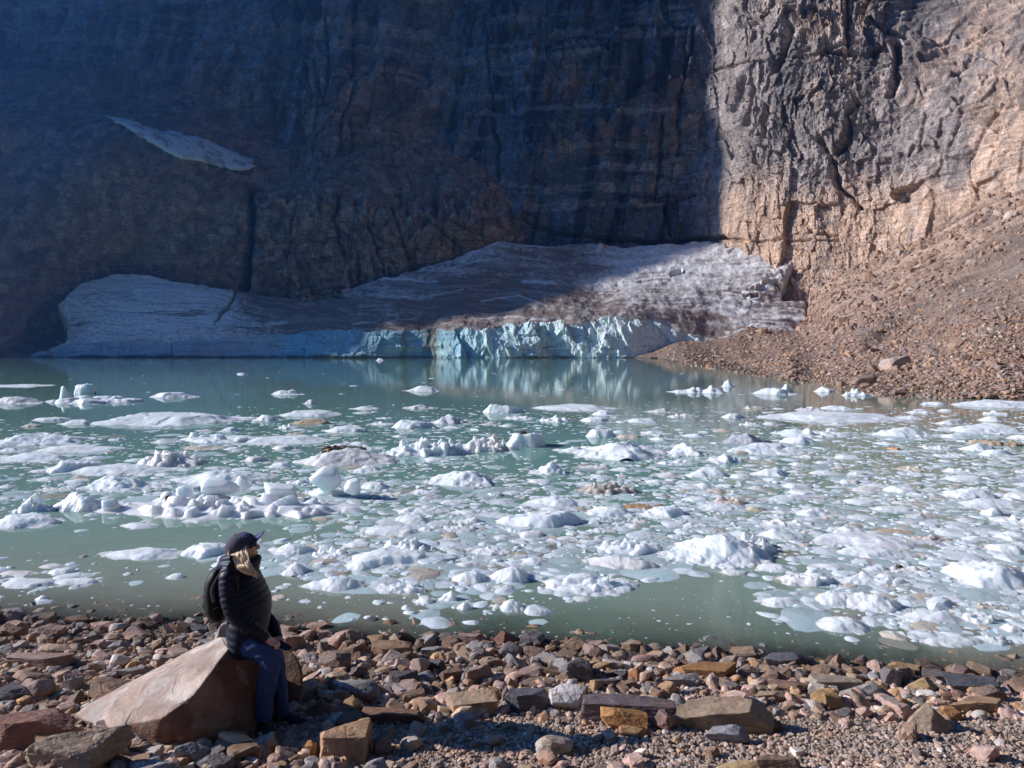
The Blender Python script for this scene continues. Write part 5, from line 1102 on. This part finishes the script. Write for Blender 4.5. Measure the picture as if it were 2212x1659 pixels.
# ------------------------------------------------------------------ the seated woman
def q3(px, py, Y): return P(px, py, Y)
def unit(v): return v / (np.linalg.norm(v) + 1e-9)
def catmull(pts, n):
    p = np.array(pts, float); p = np.vstack([2 * p[0] - p[1], p, 2 * p[-1] - p[-2]]); out = []
    m_ = len(p) - 3
    for k in range(m_):
        for t_ in np.linspace(0, 1, n, endpoint=(k == m_ - 1)):
            a, b, c, d = p[k:k + 4]
            out.append(.5 * (2 * b + (c - a) * t_ + (2 * a - 5 * b + 4 * c - d) * t_ ** 2 + (3 * b - a - 3 * c + d) * t_ ** 3))
    return np.array(out)
class MB:
    def __init__(s): s.v = []; s.f = []; s.n = 0
    def add(s, V, F): s.v.append(np.asarray(V, float)); s.f += [tuple(int(i) + s.n for i in q) for q in F]; s.n += len(V)
    def tube(s, pts, rad, hint=(0, 1, 0), seg=16, n=8, puff=0.0, lam=0.05, ph=0.0, wr=0.0, seed=0):
        """rad: (half width across, half width along hint) at each point"""
        rr = np.array([(r, r) if np.isscalar(r) else r for r in rad], float)
        c = catmull(np.hstack([np.array(pts, float), rr]), n); p = c[:, :3]; r = c[:, 3:]
        arc_ = np.concatenate([[0], np.cumsum(np.linalg.norm(np.diff(p, axis=0), axis=1))])
        rings = []; hint = np.array(hint, float)
        for i in range(len(p)):
            t_ = unit(p[min(i + 1, len(p) - 1)] - p[max(i - 1, 0)]); v = unit(hint - t_ * hint.dot(t_)); u = unit(np.cross(v, t_))
            th = np.linspace(0, 2 * math.pi, seg, endpoint=False)
            k = 1 + puff * (abs(math.sin(math.pi * (arc_[i] + ph) / lam)) ** .55 - .75) if puff else 1.0
            if wr: k = k + wr * fbm2(th * 1.3 + seed + 3 * np.sin(th), np.full(seg, arc_[i] * 15) + 1.6 * np.cos(th), 3, seed)
            k = np.broadcast_to(k, (seg,))
            rings.append(p[i] + (np.cos(th) * r[i, 0] * k)[:, None] * u + (np.sin(th) * r[i, 1] * k)[:, None] * v)
        V = np.concatenate(rings + [p[:1], p[-1:]]); m_ = len(p); F = []
        for i in range(m_ - 1):
            for j in range(seg):
                a = i * seg + j; b = i * seg + (j + 1) % seg; F.append((a, b, b + seg, a + seg))
        for j in range(seg):
            F.append((m_ * seg, (j + 1) % seg, j)); F.append((m_ * seg + 1, (m_ - 1) * seg + j, (m_ - 1) * seg + (j + 1) % seg))
        s.add(V, F); return s
    def ell(s, c, r, M=None, lvl=4):
        v, f = ico(lvl); p = v * np.array(r)
        if M is not None: p = p @ np.array(M).T
        s.add(p + np.array(c), f); return s
    def torus(s, c, M, a, b, r, n=40, m_=10, t0=0, t1=2 * math.pi):
        th = np.linspace(t0, t1, n, endpoint=False); V = []
        for t_ in th:
            ctr = np.array([a * math.cos(t_), b * math.sin(t_), 0]); nrm = unit(np.array([math.cos(t_) / a, math.sin(t_) / b, 0]))
            for k in range(m_):
                q = 2 * math.pi * k / m_; V.append(ctr + r * (math.cos(q) * nrm + math.sin(q) * np.array([0, 0, 1.3])))
        F = [(i * m_ + k, ((i + 1) % n) * m_ + k, ((i + 1) % n) * m_ + (k + 1) % m_, i * m_ + (k + 1) % m_) for i in range(n) for k in range(m_)]
        s.add(np.array(V) @ np.array(M).T + np.array(c), F); return s
    def obj(s, name, mat, parent, voxel=None, smooth=True, sub=0, smit=0):
        me = bpy.data.meshes.new(name); me.from_pydata([tuple(q) for q in np.concatenate(s.v)], [], s.f); me.update()
        for p in me.polygons: p.use_smooth = smooth
        o = link(name, me, mat)
        if voxel:
            m_ = o.modifiers.new('remesh', 'REMESH'); m_.mode = 'VOXEL'; m_.voxel_size = voxel; m_.use_smooth_shade = True
        if smit:
            m_ = o.modifiers.new('smooth', 'SMOOTH'); m_.iterations = smit; m_.factor = .5
        if parent is not None:
            o.parent = parent; o.matrix_parent_inverse = parent.matrix_world.inverted()
        return o
def plain(name, col, rough=.6, spec=.3, bump=None, var=.0, **kw):
    t = NT(name); co = t.n('TexCoord').outputs['Object']; n_ = t.noise(co, 60, 4, .6); nb = t.noise(co, 9, 3, .6)
    c = t.mix(1.0, (*col, 1), t.mapr(nb, .3, .7, 1 - var, 1 + var), 'MULTIPLY') if var else (*col, 1)
    b = t.bump(n_, bump[0], bump[1]) if bump else None
    t.pbr(c, rough, b, spec, **kw); return t.m
M_SKIN = plain('skin', (.82, .48, .38), .5, .35, (.2, .001), .08); M_SKIN.node_tree.nodes['Principled BSDF'].inputs['Subsurface Weight'].default_value = .15; M_SKIN.node_tree.nodes['Principled BSDF'].inputs['Subsurface Scale'].default_value = .01
M_JACKET = plain('quilted_nylon', (.006, .010, .028), .5, .3, (.35, .004), .15)
M_PANTS = plain('trouser_cloth', (.045, .075, .20), .8, .2, (.4, .003), .12)
M_CAP = plain('cap_cloth', (.085, .08, .11), .85, .2, (.4, .002), .1); M_BRIMTOP = plain('brim_cloth', (.045, .05, .12), .8, .2, (.3, .002), .1)
M_LETTER = plain('letter_thread', (.30, .32, .75), .7); M_HAIR = plain('blond_hair', (.85, .66, .42), .38, .5, None, .25)
M_BLACK = plain('black_cloth', (.012, .012, .014), .6, .3, (.4, .003), .2); M_STRAP = plain('grey_webbing', (.22, .21, .24), .7, .3, (.5, .002), .1)
M_GLASS = plain('dark_lens', (.01, .008, .006), .12, .6); M_SHOE = plain('shoe_mesh', (.02, .024, .035), .7, .3, (.5, .002), .1); M_SOLE = plain('shoe_sole', (.30, .36, .42), .6, .3); M_SOCK = plain('grey_sock', (.45, .43, .46), .9)
TY = 5.12
root = bpy.data.objects.new('person', None); COL.objects.link(root); root.location = Vector(q3(510, 1396, 5.1)); root.empty_display_size = .2
bpy.context.view_layer.update()
tag(root, 'woman in dark puffer jacket and navy cap sitting on the boulder, looking over the lake', 'person')
# head frame: looking right, a little away and up
yaw, pit = R(24), R(10)
fx = np.array([math.cos(yaw) * math.cos(pit), math.sin(yaw) * math.cos(pit), math.sin(pit)]); fy_ = np.array([-math.sin(yaw), math.cos(yaw), 0]); fz = np.cross(fx, fy_)
HM = np.stack([fx, fy_, fz], 1); HC = q3(522.5, 1184, 5.13)
def H(x, y, z): return HC + HM @ np.array([x, y, z])
def hv(x, y, z): return HM @ np.array([x, y, z])
b = MB()
b.ell(HC, (.094, .073, .105), HM, 5); b.ell(H(.03, 0, -.045), (.062, .056, .062), HM)            # skull, jaw
b.ell(H(.068, 0, -.082), (.024, .026, .02), HM, 3)                                            # chin
b.tube([H(.090, 0, .012), H(.105, 0, -.012), H(.112, 0, -.030)], [.009, .011, .013], seg=10)    # nose
b.ell(H(.104, .011, -.032), (.010, .007, .007), HM, 3); b.ell(H(.104, -.011, -.032), (.010, .007, .007), HM, 3)
b.ell(H(.088, 0, -.054), (.012, .022, .006), HM, 3); b.ell(H(.085, 0, -.063), (.012, .019, .006), HM, 3)   # lips
for sg in (-1, 1):
    b.ell(H(.055, sg * .042, -.030), (.030, .020, .028), HM, 3)                                 # cheeks
    b.ell(H(.082, sg * .030, .022), (.014, .022, .007), HM, 3)                                  # brow
    b.ell(H(.075, sg * .031, .006), (.011, .012, .009), HM, 3)                                  # eyes
    b.ell(H(-.008, sg * .074, -.005), (.016, .006, .028), HM, 3)                                # ears
b.tube([H(-.005, 0, -.06), q3(519, 1222, 5.13), q3(516, 1245, 5.12)], [.055, .052, .075])
b.tube([q3(516, 1240, TY), q3(526, 1280, TY), q3(526, 1340, TY), q3(528, 1385, TY)], [(.08, .14), (.10, .16), (.09, .14), (.09, .15)], seg=20)
# arms inside the sleeves, then hands
RA = [q3(495, 1246, 4.98), q3(497, 1300, 4.93), q3(513, 1334, 4.92), q3(545, 1359, 4.93), q3(573, 1379, 4.965)]
LA = [q3(532, 1246, 5.30), q3(552, 1300, 5.36), q3(566, 1326, 5.37), q3(588, 1350, 5.32), q3(599, 1377, 5.22)]
b.tube(RA, [.05, .04, .036, .032, .025]); b.tube(LA, [.05, .04, .036, .032, .024])
RW = RA[-1]; LW = LA[-1]
K = q3(590, 1388, 4.985)
b.tube([RW, (RW + K) / 2 + np.array([0, 0, .004]), K], [(.020, .026), (.017, .036), (.014, .038)], hint=(.1, 1, .1), seg=14)
fdir = unit(q3(603, 1395, 4.99) - K); down = np.array([.15, 0, -1.0])
for k, (dy, ln) in enumerate([(-.030, .80), (-.011, .92), (.009, 1.0), (.027, .93)]):
    p0 = K + np.array([-.004, dy, .004]); p1 = p0 + fdir * .034 * ln + np.array([0, dy * .1, .004]); p2 = p1 + unit(fdir * .5 + down) * .024 * ln; p3 = p2 + unit(down - fdir * .9) * .018 * ln
    b.tube([p0, p1, p2, p3], [.0098, .0092, .0085, .0070], seg=10, n=5)
b.tube([K + np.array([-.03, .02, .004]), K + np.array([-.006, .052, .006]), K + np.array([.022, .058, .004]), K + np.array([.042, .050, .0])], [.013, .0115, .010, .008], seg=10, n=5)
KL = q3(604, 1386, 5.13)
b.tube([LW, (LW + KL) / 2, KL], [(.019, .024), (.016, .034), (.013, .036)], hint=(1, .5, .1), seg=14)
for k, (dx, ln) in enumerate([(-.028, .8), (-.009, .95), (.010, 1.0), (.028, .9)]):
    p0 = KL + np.array([dx * .5, dx * .3, 0]); p1 = p0 + np.array([.016 + dx * .3, -.026 * ln, -.006]); p2 = p1 + np.array([.004, -.018 * ln, -.012]); p3 = p2 + np.array([-.006, -.008, -.014 * ln])
    b.tube([p0, p1, p2, p3], [.0095, .009, .0082, .007], seg=10, n=5)
b.tube([KL + np.array([.01, .01, .01]), KL + np.array([.030, -.012, .016]), KL + np.array([.032, -.038, .016])], [.012, .011, .008], seg=10, n=5)
# legs inside the trousers down to the ankles
RL = [q3(527, 1390, 5.03), q3(560, 1402, 4.99), q3(584, 1428, 4.96), q3(577, 1475, 4.965), q3(572.5, 1510, 4.97), q3(571, 1549, 4.97)]
LL = [q3(532, 1388, 5.22), q3(570, 1398, 5.22), q3(595, 1424, 5.21), q3(600, 1455, 5.2), q3(606, 1492, 5.19), q3(611, 1540, 5.18)]
b.tube(RL, [.07, .065, .045, .042, .036, .03]); b.tube(LL, [.07, .065, .045, .042, .036, .03])
b.obj('body', M_SKIN, root, .0045, smit=2)
# trousers
t_ = MB(); t_.tube([q3(520, 1372, TY), q3(528, 1392, TY), q3(535, 1402, TY)], [(.09, .15), (.095, .17), (.07, .15)], seg=24)
t_.tube(RL[:5] + [q3(570.5, 1541, 4.97), q3(570, 1553, 4.97)], [.088, .084, .066, .061, .056, .054, .055], seg=44, n=26, wr=.24, seed=3)
t_.tube(LL[:5] + [q3(610, 1534, 5.18), q3(611.5, 1547, 5.18)], [.088, .082, .062, .058, .052, .049, .050], seg=40, n=26, wr=.18, seed=8)
t_.obj('trousers', M_PANTS, root, .005, smit=1)
# jacket
j = MB()
j.tube([q3(520, 1226, TY), q3(522, 1243, TY), q3(526, 1262, TY), q3(534, 1285, TY), q3(540, 1305, TY), q3(540, 1328, TY), q3(536, 1350, TY), q3(534, 1375, TY), q3(530, 1395, TY), q3(527, 1402, TY)],
       [(.09, .10), (.118, .165), (.126, .195), (.136, .20), (.142, .195), (.134, .18), (.135, .185), (.125, .20), (.100, .20), (.075, .17)], seg=56, n=14, puff=.038, lam=.047)
j.tube([q3(498, 1238, 5.02)] + RA[:-1] + [q3(570, 1377, 4.96), q3(575, 1381, 4.965)], [.05, .068, .061, .058, .052, .043, .040], hint=(.2, 1, 0), seg=32, n=14, puff=.12, lam=.036)
j.tube([q3(530, 1238, 5.24)] + LA[:-1] + [q3(597, 1373, 5.235), q3(600, 1379, 5.22)], [.05, .066, .058, .054, .048, .040, .038], hint=(.2, 1, 0), seg=32, n=14, puff=.12, lam=.036)
for (cx, cy, a, bb, r_, tl_) in [(520, 1235, .108, .105, .024, 16), (521, 1226, .116, .10, .022, 17), (523, 1218, .120, .095, .019, 18)]:
    c_, s_2 = math.cos(R(tl_)), math.sin(R(tl_)); M_ = np.array([[c_, 0, -s_2], [0, 1, 0], [s_2, 0, c_]]); j.torus(q3(cx, cy, 5.13), M_, a, bb, r_)
# thrown back hood behind the neck
j.tube([q3(502, 1206, 4.99), q3(488, 1209, 5.06), q3(484, 1210, 5.13), q3(488, 1208, 5.22), q3(500, 1205, 5.28)], [.022, .030, .034, .030, .022], hint=(0, 0, 1), seg=20)
j.tube([q3(500, 1222, 4.96), q3(485, 1222, 5.05), q3(481, 1223, 5.13), q3(485, 1222, 5.22), q3(500, 1222, 5.30)], [.026, .036, .040, .036, .026], hint=(0, 0, 1), seg=20)
j.obj('jacket', M_JACKET, root, .0055)
# hair
h = MB(); rg = np.random.default_rng(4)
h.tube([H(-.02, -.045, .03), H(-.015, -.058, -.04), q3(517, 1212, 5.035), q3(529, 1228, 4.975), q3(544, 1240, 4.955)], [(.052, .020), (.048, .020), (.044, .020), (.036, .018), (.012, .008)], hint=(0, 1, 0), seg=18, n=8)
h.tube([H(-.06, 0, .02), H(-.068, 0, -.05), q3(500, 1214, 5.13)], [(.032, .062), (.034, .06), (.02, .045)], hint=(0, 1, 0), seg=18)
h.obj('hair', M_HAIR, root, .005)
h = MB()
for k in range(420):
    a = rg.uniform(0, .86); near = rg.uniform() < .8
    sg = -1 if near else 1
    root_p = H(lerp(-.085, .050, a), sg * .074 * math.sqrt(max(.05, 1 - (lerp(-.085, .058, a) / .1) ** 2)), lerp(-.020, .045, a) + rg.uniform(-.006, .010))
    tipx = lerp(514, 560, a ** .8) + rg.normal(0, 2.5); tipy = lerp(1224, 1244, min(1, a * 1.2)) + rg.normal(0, 3.0)
    if near:
        mid1 = q3(lerp(503, 541, a) + rg.normal(0, 1), 1203 + rg.normal(0, 2), 5.022 - .022 * rg.uniform()); mid2 = q3(lerp(510, 547, a) + rg.normal(0, 1.5), 1222 + rg.normal(0, 2), 4.985 - .02 * rg.uniform())
        tip = q3(tipx, tipy, 4.945 - .02 * rg.uniform())
    else:
        mid1 = H(lerp(-.085, .02, a), .088, -.07); mid2 = H(lerp(-.075, .03, a), .10, -.10); tip = H(lerp(-.06, .06, a), .11, -.135)
    h.tube([root_p, mid1, mid2, tip], [(.0030, .0022), (.0034, .0024), (.0030, .002), (.0008, .0008)], hint=(0, 1, 0), seg=5, n=7)
for k in range(50):
    a = rg.uniform(-1, 1); p0 = H(-.088 * math.cos(a), .074 * math.sin(a), -.03 + rg.uniform(-.01, .01))
    h.tube([p0, p0 + hv(-.006, 0, -.035), p0 + hv(.006 + .01 * rg.normal(), .01 * rg.normal(), -.075)], [.003, .0032, .001], seg=5, n=6)
h.obj('hair', M_HAIR, root)
# cap: crown shell, brim, lettering
ct = R(-14); CM = HM @ np.array([[math.cos(ct), 0, math.sin(ct)], [0, 1, 0], [-math.sin(ct), 0, math.cos(ct)]]); CC_ = H(-.002, 0, .012)
V = []; F = []; nu, nv = 48, 16
for shell, sc_ in ((0, 1.0), (1, .965)):
    for i in range(nv):
        ph_ = (i / (nv - 1)) * math.pi / 2
        for k in range(nu):
            th = 2 * math.pi * k / nu; seam = 1 - .012 * max(0, 1 - abs(((th / (math.pi / 3)) % 1) - .0) * 14)
            V.append(CC_ + CM @ (np.array([.113 * math.cos(ph_) ** .9 * math.cos(th) if False else .112 * math.cos(ph_) * math.cos(th), .090 * math.cos(ph_) * math.sin(th), -.012 + .108 * math.sin(ph_) ** .85]) * sc_ * seam))
for sh_ in range(2):
    o_ = sh_ * nu * nv
    for i in range(nv - 1):
        for k in range(nu):
            a = o_ + i * nu + k; b_ = o_ + i * nu + (k + 1) % nu; q = (a, b_, b_ + nu, a + nu); F.append(q if sh_ == 0 else q[::-1])
for k in range(nu): F.append((k, nu * nv + k, nu * nv + (k + 1) % nu, (k + 1) % nu))
c = MB(); c.add(np.array(V), F); c.ell(CC_ + CM @ np.array([0, 0, .097]), (.008, .008, .004), CM, 2); cap = c.obj('cap', M_CAP, root)
br_ = MB(); V = []; F = []; n1_, n2_ = 8, 25
for lay_ in (0, 1):
    for i in range(n1_):
        r_ = i / (n1_ - 1)
        for k in range(n2_):
            th = lerp(-1.15, 1.15, k / (n2_ - 1)); x = .104 * math.cos(th) + r_ * .078 * max(0, math.cos(th * 1.28)) ** .6; y = .086 * math.sin(th) * (1 + .04 * r_)
            V.append(CC_ + CM @ np.array([x, y, -.008 + .030 * r_ - 2.6 * y * y - .003 * lay_]))
o_ = n1_ * n2_
for i in range(n1_ - 1):
    for k in range(n2_ - 1):
        a = i * n2_ + k; F.append((a, a + n2_, a + n2_ + 1, a + 1)); F.append((o_ + a, o_ + a + 1, o_ + a + n2_ + 1, o_ + a + n2_))
for k in range(n2_ - 1): a = (n1_ - 1) * n2_ + k; F.append((a, o_ + a, o_ + a + 1, a + 1))
for i in range(n1_ - 1):
    a = i * n2_; F.append((a, o_ + a, o_ + a + n2_, a + n2_)); a = i * n2_ + n2_ - 1; F.append((a, a + n2_, o_ + a + n2_, o_ + a))
br_.add(np.array(V), F); br_.obj('brim', M_BRIMTOP, cap)
SEG = {'U': [[(0, 1), (0, .2), (.2, 0), (.6, 0), (.8, .2), (.8, 1)]], 'S': [[(.8, .9), (.5, 1), (.1, .9), (.1, .6), (.7, .4), (.75, .1), (.4, 0), (0, .1)]], 'O': [[(.4, 0), (0, .3), (0, .7), (.4, 1), (.8, .7), (.8, .3), (.4, 0)]],
       'A': [[(0, 0), (.4, 1), (.8, 0)], [(.15, .4), (.65, .4)]], 'L': [[(0, 1), (0, 0), (.7, 0)]], 'D': [[(0, 0), (0, 1), (.5, .9), (.8, .5), (.5, .1), (0, 0)]], '1': [[(.2, .8), (.5, 1), (.5, 0)]]}
def crown_pt(th, ph_, e=.0015): return CC_ + CM @ (np.array([.112 * math.cos(ph_) * math.cos(th), .090 * math.cos(ph_) * math.sin(th), -.012 + .108 * math.sin(ph_) ** .85]) * (1 + e * 10))
lt = MB(); 
for ci, ch in enumerate('1OS'):
    for pl in SEG[ch]: lt.tube([crown_pt(-1.25 + (ci + x * .9) * .30 - .05, .62 + y * .34) for x, y in pl], [.0022] * len(pl), seg=5, n=3)
lt.obj('lettering', M_LETTER, cap)
lt = MB()
def brim_pt(th, r_, e=.003): y = .086 * math.sin(th) * (1 + .04 * r_); return CC_ + CM @ np.array([.104 * math.cos(th) + r_ * .078 * max(0, math.cos(th * 1.28)) ** .6, y, -.008 + .030 * r_ - 2.6 * y * y + e])
for ci, ch in enumerate('ADS'):
    for pl in SEG[ch]: lt.tube([brim_pt(-.85 + (ci + x * .9) * .42, .25 + y * .5) for x, y in pl], [.0022] * len(pl), seg=5, n=3)
lt.obj('lettering', M_LETTER, cap)
g_ = MB()
for sg in (-1, 1):
    g_.ell(H(.094, sg * .034, .004), (.005, .024, .014), HM, 3); g_.tube([H(.088, sg * .062, .010), H(.05, sg * .079, .010), H(-.01, sg * .081, .006)], [.003, .0028, .0025], seg=6)
g_.tube([H(.100, -.01, .008), H(.102, 0, .010), H(.100, .01, .008)], [.003] * 3, seg=6)
g_.obj('sunglasses', M_GLASS, root)
# shoes
for (hp, tp, sock, sd_) in [((541, 1573, 5.07), (590, 1592, 4.86), (570.5, 1553, 4.97), 1), ((599, 1572, 5.20), (658, 1566, 5.13), (612, 1546, 5.18), 2)]:
    hh_, tt = q3(*hp), q3(*tp); gz = lambda p: np.array([p[0], p[1], float(ground(p[0], p[1])) + .03])
    d_ = unit((tt - hh_) * np.array([1, 1, .4])); L_ = .265; mid_ = (hh_ + tt) / 2; a0 = mid_ - d_ * L_ / 2; lat = unit(np.cross(d_, [0, 0, 1])); upv = np.cross(lat, d_)
    sh2 = MB(); sh2.tube([a0 + upv * .048, a0 + d_ * .04 + upv * .055, a0 + d_ * .10 + upv * .056, a0 + d_ * .17 + upv * .042, a0 + d_ * .23 + upv * .030, a0 + d_ * .262 + upv * .024], [(.030, .026), (.044, .034), (.046, .037), (.034, .043), (.024, .041), (.010, .020)], hint=tuple(lat), seg=24, n=8)
    ank = q3(*sock); sh2.tube([a0 + d_ * .065 + upv * .06, lerp(a0 + d_ * .065 + upv * .06, ank, .55)], [(.042, .036), (.038, .034)], hint=tuple(lat), seg=20)
    so_ = sh2.obj('shoe', M_SHOE, root, .005, smit=2)
    sl_ = MB(); sl_.tube([a0 - d_ * .006 + upv * .012, a0 + d_ * .04 + upv * .012, a0 + d_ * .12 + upv * .010, a0 + d_ * .19 + upv * .012, a0 + d_ * .25 + upv * .018, a0 + d_ * .272 + upv * .022], [(.014, .022), (.018, .038), (.015, .040), (.015, .047), (.012, .042), (.006, .018)], hint=tuple(lat), seg=24, n=8)
    sl_.obj('sole', M_SOLE, so_)
    sk_ = MB(); sk_.tube([ank + np.array([0, 0, .03]), lerp(a0 + d_ * .065 + upv * .06, ank, .3)], [.036, .036], seg=18); sk_.obj('sock', M_SOCK, root)
# rucksack
bp = bpy.data.objects.new('backpack', None); COL.objects.link(bp); bp.location = Vector(q3(470, 1330, 5.14)); bpy.context.view_layer.update()
tag(bp, 'small black rucksack worn on the seated woman\'s back', 'backpack')
k_ = MB(); k_.tube([q3(479, 1222, 5.15), q3(474, 1236, 5.15), q3(469, 1260, 5.15), q3(470, 1298, 5.15), q3(473, 1318, 5.15), q3(480, 1331, 5.15), q3(485, 1335, 5.15)], [(.02, .07), (.055, .115), (.075, .135), (.078, .14), (.070, .135), (.050, .115), (.02, .07)], seg=32, n=8, wr=.035, seed=5)
k_.tube([q3(455, 1282, 5.15), q3(454, 1300, 5.15), q3(461, 1320, 5.15)], [(.025, .09), (.035, .105), (.02, .08)], seg=24)
k_.obj('bag', M_BLACK, bp, .006, smit=1)
k_ = MB(); k_.tube([q3(463, 1300, 5.0), q3(458, 1275, 4.995), q3(468, 1250, 4.98), q3(482, 1231, 4.955), q3(490, 1233, 4.945), q3(499, 1247, 4.925)], [(.004, .014)] * 6, hint=(.5, 1, .3), seg=10)
k_.obj('strap', M_STRAP, bp)
k_ = MB(); k_.tube([q3(499, 1247, 4.922), q3(513, 1262, 4.935), q3(514, 1295, 4.93), q3(503, 1330, 4.94), q3(488, 1340, 5.0)], [(.004, .014)] * 5, hint=(.3, 1, .3), seg=10); k_.obj('strap', M_BLACK, bp)
k_ = MB(); k_.tube([q3(478, 1223, 5.10), q3(474, 1216, 5.13), q3(478, 1222, 5.18)], [.006, .006, .006], seg=8); k_.obj('handle', M_BLACK, bp)
k_ = MB(); k_.tube([q3(484, 1338, 5.02), q3(475, 1353, 4.98), q3(477, 1370, 4.96), q3(489, 1395, 4.935), q3(505, 1393, 4.93)], [.0024] * 5, seg=6, n=12); k_.obj('cord', M_BLACK, bp)
k_ = MB(); k_.tube([q3(452, 1270, 5.04), q3(450, 1290, 5.03), q3(458, 1314, 5.02), q3(470, 1312, 5.01)], [.0022] * 4, seg=6, n=10); k_.obj('zip', M_STRAP, bp)
# phone in her hands
ph = MB(); pc = q3(609, 1393, 5.03); ax_ = unit(q3(621, 1401, 5.0) - q3(597, 1387, 5.04)); sd3 = unit(np.cross(ax_, [0, 0, 1.0])); nz_ = np.cross(sd3, ax_)
V = []; 
for (r1_, r2_, r3_) in [(.9, .86, -1), (1, 1, -.6), (1, 1, .6), (.9, .86, 1)]:
    for k in range(24):
        th = 2 * math.pi * k / 24; cx_, sy_ = math.cos(th), math.sin(th); f_ = lambda v: math.copysign(abs(v) ** .35, v)
        V.append(pc + ax_ * .07 * r1_ * f_(cx_) + sd3 * .035 * r2_ * f_(sy_) + nz_ * .0045 * r3_)
F = [(i * 24 + k, i * 24 + (k + 1) % 24, (i + 1) * 24 + (k + 1) % 24, (i + 1) * 24 + k) for i in range(3) for k in range(24)] + [tuple(range(23, -1, -1)), tuple(range(72, 96))]
ph.add(np.array(V), F); po = ph.obj('phone', M_GLASS, None, smooth=False); tag(po, 'black phone held in the seated woman\'s hands', 'phone')
